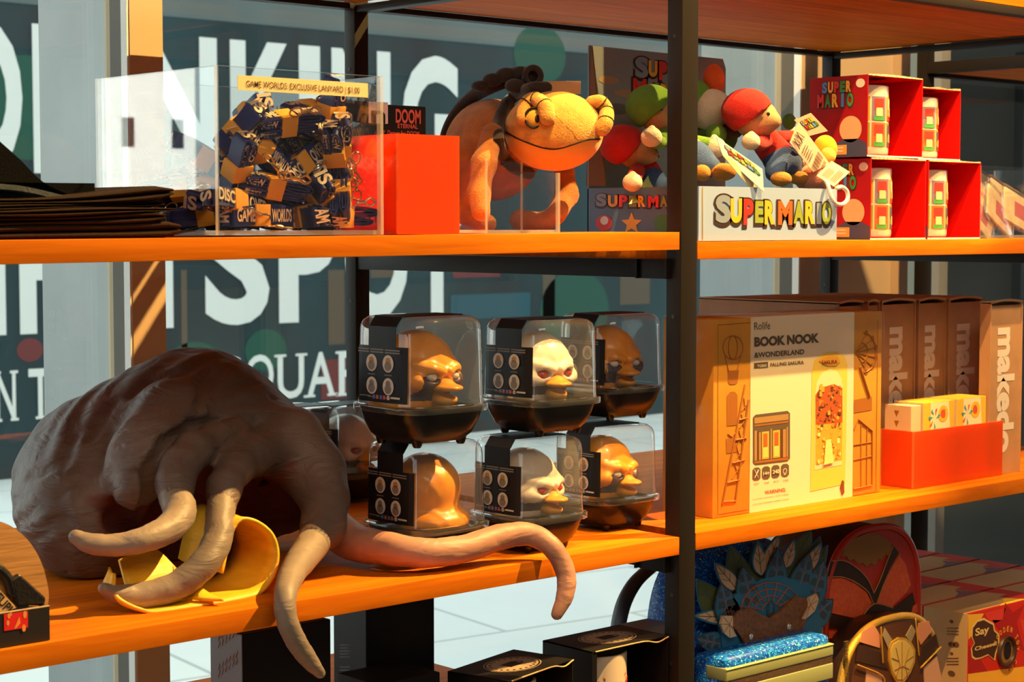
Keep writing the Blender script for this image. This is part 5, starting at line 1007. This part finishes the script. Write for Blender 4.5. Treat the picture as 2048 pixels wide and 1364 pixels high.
for i, a in enumerate([((1470, 1235), (1392, 1232), 13), ((1475, 1180), (1432, 1128), 14), ((1523, 1150), (1516, 1088), 13), ((1530, 1140), (1558, 1072), 12), ((1572, 1135), (1588, 1082), 10), ((1612, 1145), (1642, 1088), 11), ((1640, 1190), (1648, 1158), 7)]):
    b = MB(); leaf(b, a[0], a[1], a[2], YB+.008+.0004*i, 2, 0, 3, 3); b.build('feather', FM, bp)
for i, a in enumerate([((1465, 1255), (1443, 1170), 24), ((1510, 1230), (1486, 1135), 25), ((1550, 1215), (1556, 1098), 22), ((1590, 1210), (1618, 1108), 22), ((1620, 1220), (1648, 1122), 20), ((1450, 1290), (1396, 1278), 20), ((1610, 1250), (1665, 1200), 26)]):
    b = MB(); leaf(b, a[0], a[1], a[2], YB+.004+.0004*i, 0, 3, 4); B, T_ = np.array(a[0], float), np.array(a[1], float); d = T_-B; n = np.array((-d[1], d[0]))/np.linalg.norm(d)
    for k in (.3, .55, .78):
        for s in (-1, 1): w_ = a[2]*math.sin(math.pi*k)*.75; b.poly([AY(*(B+d*(k-.07)+n*s*3), YB+.0030+.0004*i), AY(*(B+d*(k-.07)+n*s*w_), YB+.0030+.0004*i), AY(*(B+d*(k+.08)+n*s*w_*.8), YB+.0030+.0004*i), AY(*(B+d*(k+.08)+n*s*3), YB+.0030+.0004*i)], 3)
    b.build('petal', FM, bp)
b = MB(); b.prism([tuple(AY(x, y, YB+.0035)) for x, y in ((1445, 1300), (1440, 1240), (1470, 1190), (1520, 1160), (1560, 1150), (1600, 1165), (1635, 1200), (1645, 1260), (1640, 1290))], (0, .004, 0), 0)
for k in range(4):
    rr = 18+14*k; b.tube([AY(1542+rr*math.cos(t), 1222-rr*.95*math.sin(t), YB+.003) for t in np.linspace(.1, math.pi-.1, 16)], .0006, 5, 4)
for t in np.linspace(.15, math.pi-.15, 8): b.tube([AY(1542+20*math.cos(t), 1222-19*math.sin(t), YB+.003), AY(1542+62*math.cos(t), 1222-58*math.sin(t), YB+.003)], .0006, 5, 4)
b.disc(AY(1542, 1218, YB+.0024), (1, 0, 0), (0, 0, 1), .0070, 3, 20, r2=.0100); b.disc(AY(1542, 1216, YB+.0020), (1, 0, 0), (0, 0, 1), .0028, 0, 16, r2=.0060); b.build('feather_crown', FM, bp)
b = MB(); b.prism([tuple(AY(x, y, YB-.002)) for x, y in ((1494, 1294), (1480, 1270), (1466, 1252), (1464, 1240), (1478, 1222), (1500, 1216), (1522, 1228), (1541, 1236), (1560, 1224), (1580, 1204), (1592, 1194), (1612, 1196), (1620, 1212), (1616, 1232), (1606, 1262), (1560, 1276), (1520, 1284))], (0, .004, 0)); b.build('scaled_patch', SNA, bp, bevel=.001)
for pts in (((1466, 1232), (1446, 1232), (1442, 1248), (1448, 1266), (1460, 1276), (1474, 1272), (1466, 1256)), ((1618, 1196), (1634, 1188), (1638, 1200), (1630, 1222), (1612, 1238), (1604, 1238), (1616, 1216))):
    b = MB(); b.prism([tuple(AY(x, y, YB-.003)) for x, y in pts], (0, .003, 0), 0); c = np.mean(pts, axis=0)
    for k in range(len(pts)): b.tube([AY(*(c*.75+np.array(pts[0])*.25), YB-.0032), AY(*pts[k], YB-.0032)], .0003, 5, 1)
    b.build('shell_patch', [CRP, RST], bp)
for x, y in ((1502, 1274), (1578, 1254)): b = MB(); b.ell(AY(x, y, YB-.003), (.0032, .0018, .0040), 0, 12); b.build('gem_stud', mat('glass_gem', (.75, .72, .66), .08, .6), bp)
px0, px1 = AY(1441, 1320, .030)[0], AY(1654, 1320, .030)[0]; zp = AY(1440, 1330, .030)[2]
b = MB(); b.box(px0, px1, .024, .070, ZBR+.004, AY(1545, 1288, .035)[2], 0, .010); b.build('front_pocket', BLG, bp, sharp=60)
b = MB(); zq = AY(1441, 1341, .022)[2]; b.box(px0-.0005, px1+.0005, .0215, .050, zq-.014, zq, 0, .0015); b.box(px0-.0005, px1+.0005, .0215, .050, zq-.040, zq-.022, 0, .0015); b.build('pocket_trim', SGE, bp, sharp=60)
b = MB(); b.box(px0, px1, .0222, .03, zq-.022, zq-.014)
b.build('zipper', mat('bronze_zip', (.10, .055, .02), .4, .6, bump=1, bscale=900), bp)
b = MB(); b.tube([(px0, .0212, zq-.0012), (px1, .0212, zq-.0012)], .0005, 6); b.build('stitching', mat('gold_thread', (.62, .50, .18), .6), bp)
b = MB(); b.tube(spline([AY(x, y, .21) for x, y in ((1310, 1128), (1268, 1168), (1242, 1225), (1236, 1300), (1262, 1400))], 6), .0115, 14, flat=.35); b.build('shoulder_strap', mat('black_vinyl', (.016, .022, .026), .35), bp)
gl = thing('grey_pouch', 'grey corner of a pouch behind the black mug cartons beside the post', 'pouch', tuple(AY(1290, 1300, .12)))
b = MB(); c = AY(1292, 1300, .118); b.box(c[0]-.035, c[0]+.022, .095, .135, ZL, AY(1290, 1243, .118)[2], 0, .008); b.build('body', mat('grey_vinyl', (.20, .19, .18), .5), gl, sharp=60)
# ---- red backpack
RDV = mat('red_vinyl', (.58, .028, .010), .4, bump=.4, bscale=500, coat=.2); ORV = mat('coral_vinyl', (.95, .12, .02), .5, bump=.5, bscale=600, var=.15, vscale=200); DKV = mat('dark_brown_vinyl', (.045, .018, .010), .4); GDV = mat('gold_vinyl', (.72, .42, .05), .35, .4, bump=.6, bscale=900); OCH = mat('ochre_vinyl', (.34, .15, .02), .5); PLG = mat('pale_gold', (.80, .58, .16), .35, .2); BLV = mat('blush_vinyl', (.62, .25, .14), .5)
rb = thing('red_backpack', 'red mini backpack with armour like panels and a gold zipped front pocket', 'backpack', (.46, .14, ZBR)); YR = .085
rx0, rx1, rz1 = AY(1652, 1250, YR)[0], AY(1836, 1250, YR)[0], AY(1745, 1056, YR)[2]
b = MB(); shell_bag(b, rx0, rx1, ZBR, rz1, YR, YR+.10); b.build('body', DKV, rb, sharp=60)
P = arch_pts(rx0, rx1, ZBR, rz1, 40); b = MB(); b.tube([(x, YR+.001, z) for x, z in P], .0042, 10); b.build('piping', RDV, rb, sharp=180)
Yf = YR-.0016
def ppoly(name, m, px, Y=Yf, th=.0014, par=rb): b = MB(); b.prism([tuple(AY(x, y, Y)) for x, y in px], (0, th, 0)); return b.build(name, m, par)
c0 = np.array(((rx0+rx1)/2, (ZBR+rz1)/2)); b = MB(); b.prism([(c0[0]+(x-c0[0])*.95, Yf+.0012, c0[1]+(z-c0[1])*.965) for x, z in P], (0, .002, 0)); b.build('front_panel', RDV, rb)
fr = [(1684, 1112), (1690, 1094), (1705, 1078), (1730, 1069), (1757, 1069), (1776, 1080), (1785, 1095)]
frl = [(1783, 1104), (1776, 1112), (1772, 1107), (1764, 1120), (1758, 1116), (1750, 1132), (1742, 1126), (1734, 1134), (1726, 1126), (1716, 1128), (1708, 1118), (1699, 1122), (1693, 1112)]
ppoly('fringe', OCH, fr+frl)
ppoly('brown_band', DKV, [(1664, 1122), (1690, 1122), (1716, 1138), (1736, 1160), (1748, 1186), (1760, 1160), (1772, 1128), (1787, 1090), (1798, 1106), (1780, 1135), (1768, 1165), (1756, 1196), (1752, 1206), (1744, 1206), (1734, 1180), (1710, 1160), (1684, 1152), (1656, 1153)], Yf-.0003)
ppoly('coral_panel', ORV, [(1656, 1158), (1684, 1156), (1712, 1168), (1734, 1186), (1744, 1206), (1718, 1238), (1690, 1232), (1655, 1224)], Yf-.0002); ppoly('coral_panel', ORV, [(1756, 1206), (1768, 1172), (1784, 1138), (1800, 1112), (1812, 1130), (1822, 1170), (1812, 1186), (1784, 1214), (1768, 1208)], Yf-.0002)
ppoly('waist_band', DKV, [(1657, 1226), (1692, 1234), (1720, 1240), (1748, 1208), (1770, 1212), (1788, 1216), (1826, 1186), (1832, 1216), (1800, 1244), (1740, 1262), (1657, 1256)], Yf-.0005); ppoly('coral_band', ORV, [(1657, 1262), (1690, 1264), (1690, 1280), (1657, 1277)], Yf-.0006); ppoly('coral_band', ORV, [(1826, 1212), (1834, 1208), (1836, 1224), (1822, 1230)], Yf-.0006)
b = MB()
for q in (((1664, 1122), (1690, 1122), (1716, 1138), (1736, 1160), (1748, 1186)), ((1656, 1155), (1684, 1154), (1712, 1165), (1736, 1184), (1746, 1206)), ((1787, 1090), (1772, 1128), (1760, 1160), (1748, 1186)), ((1800, 1108), (1784, 1136), (1768, 1168), (1755, 1204)), ((1720, 1240), (1748, 1208), (1786, 1216))): b.tube(spline([AY(x, y, Yf-.0007) for x, y in q], 5), .0007, 6)
b.build('stitching', mat('tan_thread', (.50, .24, .06), .6), rb)
YP = .045; qx0, qx1, qz1 = AY(1682, 1330, YP)[0], AY(1884, 1330, YP)[0], AY(1800, 1232, YP)[2]
b = MB(); shell_bag(b, qx0, qx1, ZBR, qz1, YP, YR, 0, .004); pk_ = b.build('front_pocket', DKV, rb, sharp=60)
P2 = arch_pts(qx0, qx1, ZBR, qz1, 40); cq = np.array(((qx0+qx1)/2, (ZBR+qz1)/2)); b = MB(); b.tube([(cq[0]+(x-cq[0])*.985, YP+.004, cq[1]+(z-cq[1])*.985) for x, z in P2[:34]], .0048, 10); b.build('zip_tape', GDV, rb, sharp=180)
b = MB()
for k in range(26):
    x, z = P2[1][0]+.0005, AY(1700, 1365-3.3*k, YP)[2]; b.box(x+.006, x+.0125, YP-.0008, YP+.002, z, z+.0009)
b.build('zip_teeth', mat('zip_brass', (.66, .46, .14), .3, .9), rb)
Yp2 = YP-.0012; c3 = cq; b = MB(); b.prism([(c3[0]+(x-c3[0])*.84, Yp2+.001, c3[1]+(z-c3[1])*.90) for x, z in P2], (0, .002, 0)); b.build('pocket_panel', mat('umber_vinyl', (.10, .035, .012), .4), rb)
ppoly('blush_panel', BLV, [(1727, 1262), (1748, 1250), (1762, 1272), (1760, 1296), (1720, 1284)], Yp2, .001); ppoly('blush_panel', BLV, [(1838, 1246), (1858, 1242), (1864, 1262), (1842, 1290), (1834, 1272)], Yp2, .001); ppoly('cream_panel', mat('check_vinyl', (.66, .36, .22), .5), [(1734, 1340), (1764, 1352), (1766, 1380), (1730, 1380)], Yp2, .001); ppoly('cream_panel', mat('check_vinyl', (.66, .36, .22), .5), [(1848, 1336), (1874, 1312), (1884, 1360), (1850, 1380)], Yp2, .001)
ppoly('grey_chevron', mat('grey_chevron', (.34, .26, .15), .5), [(1770, 1256), (1784, 1278), (1778, 1300), (1766, 1272)], Yp2, .001); ppoly('grey_chevron', mat('grey_chevron', (.34, .26, .15), .5), [(1824, 1250), (1832, 1262), (1822, 1286), (1812, 1272)], Yp2, .001)
ppoly('dark_chevron', DKV, [(1716, 1288), (1760, 1304), (1776, 1338), (1712, 1322)], Yp2-.0001, .001); ppoly('dark_chevron', DKV, [(1846, 1292), (1872, 1268), (1878, 1294), (1838, 1330)], Yp2-.0001, .001)
b = MB(); em = [(1779, 1296), (1784, 1284), (1798, 1275), (1812, 1276), (1824, 1286), (1831, 1300), (1830, 1324), (1822, 1345), (1808, 1366), (1794, 1366), (1784, 1348), (1778, 1322)]
b.prism([tuple(AY(x, y, Yp2-.0012)) for x, y in em], (0, .0022, 0), 0); ce = np.mean(em, axis=0)
b.prism([tuple(AY(*(ce+(np.array(p)-ce)*.86), Yp2-.0018)) for p in em], (0, .001, 0), 1)
for q in (((1804, 1284), (1804, 1364)), ((1792, 1296), (1800, 1330), (1792, 1356)), ((1818, 1296), (1810, 1330), (1816, 1356)), ((1784, 1316), (1798, 1322)), ((1826, 1312), (1812, 1322)), ((1790, 1340), (1804, 1332), (1818, 1338))): b.tube([AY(x, y, Yp2-.002) for x, y in q], .0006, 6, 2)
b.build('emblem', [GDV, PLG, OCH], rb)
b = MB()
for q in (((1762, 1255), (1766, 1325)), ((1831, 1238), (1838, 1310)), ((1716, 1330), (1765, 1352), (1768, 1380)), ((1842, 1335), (1882, 1294))): b.tube(spline([AY(x, y, Yp2-.0014) for x, y in q], 4), .0010, 6)
b.build('gold_trim', GDV, rb)
b = MB(); b.tube(spline([AY(x, y, YR-.004) for x, y in ((1722, 1246), (1738, 1236), (1764, 1226), (1788, 1228))], 5), .0035, 10, flat=.4); b.build('carry_loop', DKV, rb)
# ---- camera toy boxes
CRE2 = mat('camera_card', (.56, .36, .15), .6, var=.05, vscale=20); CRR = mat('camera_red', (.66, .025, .010), .5); CRY = mat('camera_yellow', (.90, .50, .04), .5); CRV = mat('camera_violet', (.20, .11, .16), .6)
ZT = AY(1936, 1228, .05)[2]; X0 = AY(1936, 1228, .05)[0]; CW, CDp = .166, .0655
def cam_box(i, j, lab):
    x0, y0 = X0+i*(CW+.0022), .050+j*(CDp+.0022)
    r = thing('camera_box', lab, 'box', (x0+CW/2, y0+CDp/2, ZBR), group='toy camera boxes')
    b = MB(); b.box(x0, x0+CW, y0, y0+CDp, ZBR+.0004, ZT, 0); b.m[-6:] = [0, 0, 1, 0, 1, 0]; b.build('carton', [CRE2, CRR], r, bevel=.0006)
    b = MB(); zz = ZT+.0003; b.poly([(x0+CW, y0, zz), (x0+CW, y0+CDp, zz), (x0+CW*.80, y0+CDp, zz), (x0+CW*.86, y0+CDp*.55, zz), (x0+CW*.72, y0+CDp*.5, zz), (x0+CW*.80, y0, zz)], 0); b.poly([(x0+CW*.42, y0, zz+.0002), (x0+CW*.80, y0, zz+.0002), (x0+CW*.68, y0+CDp*.42, zz+.0002), (x0+CW*.60, y0+CDp*.2, zz+.0002)], 1 if j else 2); b.poly([(x0+CW*.0, y0, zz), (x0+CW, y0, zz), (x0+CW, y0+.003, zz), (x0, y0+.003, zz)], 0)
    if j == 4: b.poly([(x0, y0+CDp-.006, zz+.0003), (x0+CW, y0+CDp-.006, zz+.0003), (x0+CW, y0+CDp, zz+.0003), (x0, y0+CDp, zz+.0003)], 0); b.poly([(x0+CW*.1, y0+CDp-.014, zz+.0004), (x0+CW*.45, y0+CDp-.014, zz+.0004), (x0+CW*.28, y0+CDp-.001, zz+.0004)], 2)
    b.build('lid_print', [CRR, CRV, CRY], r); return r
where = [['front camera box with a round lens window and a dark speech bubble', 'camera box right of the one with the lens window'], ['kraft camera box top right behind the lens window box', 'camera box in the second row at the right'], ['camera box in the third row from the front, left column', 'camera box in the third row from the front, right column'], ['camera box in the fourth row from the front, left column', 'camera box in the fourth row from the front, right column'], ['camera box in the last row by the window, left column', 'camera box in the last row by the window, right column']]
for j in range(5):
    for i in range(2): 
        cbx = cam_box(i, j, where[j][i])
        if i == 0 and j == 0: CB = cbx
Yc = .0497
b = MB(); pg2 = lambda px, m, d=0: b.poly([AY(x, y, Yc-d) for x, y in px], m)
for px, m in (([(1936, 1229), (1968, 1227), (1950, 1262), (1937, 1280)], 0), ([(1968, 1226), (2012, 1216), (2004, 1240), (1982, 1250)], 1), ([(2040, 1240), (2070, 1235), (2070, 1310), (2052, 1290)], 1), ([(1937, 1290), (1962, 1320), (1985, 1360), (1937, 1364)], 2), ([(1990, 1352), (2040, 1340), (2048, 1400), (1960, 1400)], 2), ([(2010, 1205), (2026, 1225), (2048, 1210), (2034, 1245), (2048, 1300), (2022, 1290), (1990, 1300), (2000, 1262), (1984, 1240), (2006, 1240)], 2)): pg2(px, m)
pg2([(1936, 1364), (1936, 1348), (2070, 1330), (2070, 1364)], 0, .0002)
b.build('front_print', [CRY, mat('camera_scarlet', (.74, .05, .03), .5), mat('camera_crimson', (.44, .012, .010), .5)], CB)
bub = [(1946, 1312), (1944, 1296), (1950, 1286), (1945, 1274), (1946, 1256), (1955, 1244), (1968, 1240), (1978, 1246), (1986, 1250), (1988, 1262), (1996, 1270), (1996, 1290), (1990, 1306), (1988, 1318), (1976, 1308), (1962, 1314), (1952, 1316)]
cbb = np.mean(bub, axis=0); b = MB(); b.poly([AY(*(cbb+(np.array(p)-cbb)*1.10), Yc-.0003) for p in bub], 1); b.poly([AY(*p, Yc-.0005) for p in bub], 0)
b.textpx('Say', 'y', Yc-.0006, (1950, 1277), (1978, 1250), 1, .03); b.textpx('Cheese!', 'y', Yc-.0006, (1949, 1302), (1993, 1282), 1, .03); b.build('speech_bubble', [mat('bubble_brown', (.07, .025, .010), .5), mat('bubble_cream', (.88, .58, .20), .5)], CB)
b = MB(); c = AY(2012, 1302, Yc-.0008); r_ = 24*PXM(c)*1.25; A3 = ((1, 0, 0), (0, 0, 1), (0, -1, 0))
b.lathe([(r_*.80, .0), (r_*.86, .0035), (r_, .004), (r_*1.08, .001), (r_*1.08, 0)], c, 40, 0, cap=(False, False), axes=A3); b.build('lens_ring', mat('lens_brown', (.055, .022, .010), .4), CB)
b = MB(); b.disc(c, (1, 0, 0), (0, 0, 1), r_*.82, 0, 32); b.disc(c+np.array((.003, -.0003, .0)), (1, 0, 0), (0, 0, 1), r_*.45, 1, 24, r2=r_*.6); b.build('lens', [mat('lens_wood', (.30, .14, .04), .4), mat('lens_dark', (.02, .015, .012), .25)], CB)
for k, ch in enumerate('WOODEN TOY CAMERA'):
    if ch == ' ': continue
    a = D2R(150-17*k); rr = r_*1.30; U = np.array((math.sin(a), 0, -math.cos(a))); V = np.array((math.cos(a), 0, math.sin(a))); b = MB() if k == 0 else b
    b.text(ch, c+V*rr+np.array((0, .0002, 0)), U, V, -.0022, .0022, 0, .0068, 0, .02)
b.build('lettering', CRY, CB)
b = MB(); xs = X0-.0004
for py, rr, kk in ((1243, 3.5, 0), (1289, 5.5, 0), (1307, 3, 0), (1347, 6, 0)):
    p = AX(1903, py, xs); b.disc(p, (0, -1, 0), (0, 0, 1), rr*.0009, 0, 16, r2=rr*.0006)
p = AX(1912, 1289, xs); b.disc(p, (0, -1, 0), (0, 0, 1), .0045, 0, 16, r2=.0034)
for y0_ in (1256, 1262, 1268, 1316, 1322, 1328): p = AX(1894, y0_, xs); q = AX(1917, y0_, xs); b.tube([p, q], .0004, 5)
b.build('side_print', mat('camera_umber', (.14, .06, .02), .6), CB)
# ================================================================== bottom shelf, left
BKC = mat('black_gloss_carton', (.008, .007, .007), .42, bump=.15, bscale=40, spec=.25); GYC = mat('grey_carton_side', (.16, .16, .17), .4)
def pl_carton(name, label, x0, x1, y0, y1, z1, m=None, mi=None): 
    r = thing(name, label, 'box', ((x0+x1)/2, (y0+y1)/2, ZL)); b = MB(); b.box(x0, x1, y0, y1, ZL+.0004, z1)
    if mi: b.m[-6:] = mi
    b.build('carton', m or [BKC], r, bevel=.001); return r
YA = .06; xa = AY(484, 1300, YA)[0]; ya = AX(420, 1300, xa)[1]
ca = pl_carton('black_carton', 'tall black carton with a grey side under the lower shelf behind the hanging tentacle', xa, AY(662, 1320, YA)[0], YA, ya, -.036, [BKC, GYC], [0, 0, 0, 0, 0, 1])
b = MB()
for g_, (u0, v0) in enumerate(((430, 1262), (430, 1320))):
    for k in range(6): 
        for l_ in range(2): p = AX(u0+6+k*7, v0+l_*14+20-k*5, xa-.0004); q = AX(u0+9+k*7, v0+l_*14+8-k*5, xa-.0004); b.tube([p, q], .0004, 5)
b.build('side_print', mat('silver_ink', (.42, .42, .42), .4), ca)
YBk = .10; xb = AY(733, 1300, YBk)[0]; yb_ = AX(667, 1300, xb)[1]
cb2 = pl_carton('black_carton', 'tall glossy black carton standing right of the grey sided one under the lower shelf', xb, AY(869, 1290, YBk)[0], YBk, yb_, -.034)
b = MB()
for v0 in (1290, 1334):
    for k in range(5): z = AX(680, v0+6*k, xb-.0004); q = AX(700-3*(k % 2), v0+6*k, xb-.0004); b.tube([z, q], .0003, 5)
b.build('side_print', mat('silver_ink', (.42, .42, .42), .4), cb2)
c = AY(860, 1348, .03); pl_carton('flat_carton', 'flat black carton lying between the tall carton and the black mug cartons', c[0]-.06, c[0]+.012, .03, .09, c[2])
# black mug cartons with a round stamp on the lid
STG = mat('stamp_gold', (.34, .25, .17), .5); STW = mat('mug_cream', (.66, .55, .42), .3, coat=.4)
def black_mug(x0, y0, rot, zt, lab, labm, s=1.0):
    W, D_, H = .1085*s, .0690*s, zt-ZL; r = thing('black_mug_carton', lab, 'box', (x0, y0, ZL), rot, 'black mug cartons'); Mx = Matrix.Translation((x0, y0, ZL)) @ Matrix.Rotation(rot, 4, 'Z'); M = np.array(Mx)
    def fin(b, nm, m, par=r, **k): V = np.array(b.v); b.v = [tuple(q) for q in V @ M[:3, :3].T+M[:3, 3]]; return b.build(nm, m, par, **k)
    t = .0012; b = MB(); b.box(0, t, 0, D_, .0004, H); b.box(W-t, W, 0, D_, .0004, H); b.box(t, W-t, D_-t, D_, .0004, H); b.box(t, W-t, 0, D_-t, .0004, .0016); b.box(0, W, 0, D_, H-t, H); b.box(0, W*.06, -.0006, 0, .0004, H-.003); fin(b, 'carton', BKC)
    b = MB(); xs = np.linspace(W*.05, W, 24); b.tube([(x, -.0004, H-.0005-.004*math.exp(-((x-W*.86)/.012)**2)) for x in xs], .0008, 6); fin(b, 'cut_edge', mat('gilt_edge', (.52, .33, .14), .5))
    b = MB(); O = (W*.52, D_*.5, H+.0003); b.disc(O, (1, 0, 0), (0, 1, 0), .034*s, 0, 40, r2=.024*s, inner=.96); b.disc(O, (1, 0, 0), (0, 1, 0), .031*s, 0, 40, r2=.0215*s)
    b.poly([(O[0]+a, O[1]+c, H+.0005) for a, c in ((-.011, -.006), (.009, -.006), (.009, .007), (-.011, .007))], 1); b.disc((O[0]+.011, O[1]+.0005, H+.0005), (1, 0, 0), (0, 1, 0), .0045, 1, 14, inner=.6)
    for k in range(22):
        a = 2*math.pi*k/22; U = np.array((math.cos(a), math.sin(a)*.7, 0)); p = np.array((O[0], O[1], H+.0005))+U*.0265*s; b.disc(p, (1, 0, 0), (0, 1, 0), .0016, 1, 6)
    fin(b, 'round_stamp', [STG, BKC])
    m = thing('mug', labm, 'mug', (Mx @ Vector((W*.40, D_*.55, .0016)))[:], 0, 'mugs in the black cartons'); R = .0300*s; cx, cy = W*.36, R+.0020; h = H-.010
    b = MB(); b.lathe([(.001, .0018), (R-.002, .0018), (R, .004), (R, h), (R-.003, h), (R-.0032, .006), (.001, .005)], (cx, cy, 0), 44); fin(b, 'cup', STW, m)
    b = MB(); b.tube(spline([(cx+R*.5, cy+R*.85, h*.78), (cx+R*.75, cy+R*1.15, h*.7), (cx+R*.75, cy+R*1.15, h*.35), (cx+R*.5, cy+R*.85, h*.25)], 5), .0032, 10); fin(b, 'handle', STW, m)
    b = MB(); q = random.Random(2)
    def patch(a0, a1, z0, z1, k, rr): A = np.linspace(a0, a1, 5); b.loft([[(cx+(R+rr)*math.cos(u), cy+(R+rr)*math.sin(u), z) for u in A] for z in (z0, z1)], k, cap=(False, False), closed=False)
    zc = h*.70
    for k in range(9): a0 = math.pi*(.95+.115*k); patch(a0, a0+math.pi*.115, .006, zc-.004, k % 2, .0003)
    for k in range(70):
        a0 = math.pi*q.uniform(.95, 1.95); z = zc+abs(q.gauss(0, 1))*.005-.006; patch(a0, a0+.05, z, z+.0018, q.choice((0, 1, 2)), .0006)
    for k in range(36):
        a0 = math.pi*q.uniform(.95, 1.95); z = q.uniform(.01, zc-.004); patch(a0, a0+.045, z, z+.0014, 3, .0007)
    fin(b, 'pixel_print', [mat('pixel_red', (.66, .03, .015), .3), mat('pixel_orange', (.80, .17, .02), .3), mat('pixel_maroon', (.22, .02, .015), .3), mat('pixel_cream', (.80, .62, .42), .3)], m)
    return r
black_mug(-.1115, .0118, 0, -.1010, 'black mug carton with a round stamp right beside the black post', 'red pixel print mug in the carton beside the post')
black_mug(-.2420, -.0120, D2R(13), -.1035, 'black mug carton with a round stamp turned slightly, nearest the hanging tentacle tip', 'cream mug mostly hidden in the turned black carton')
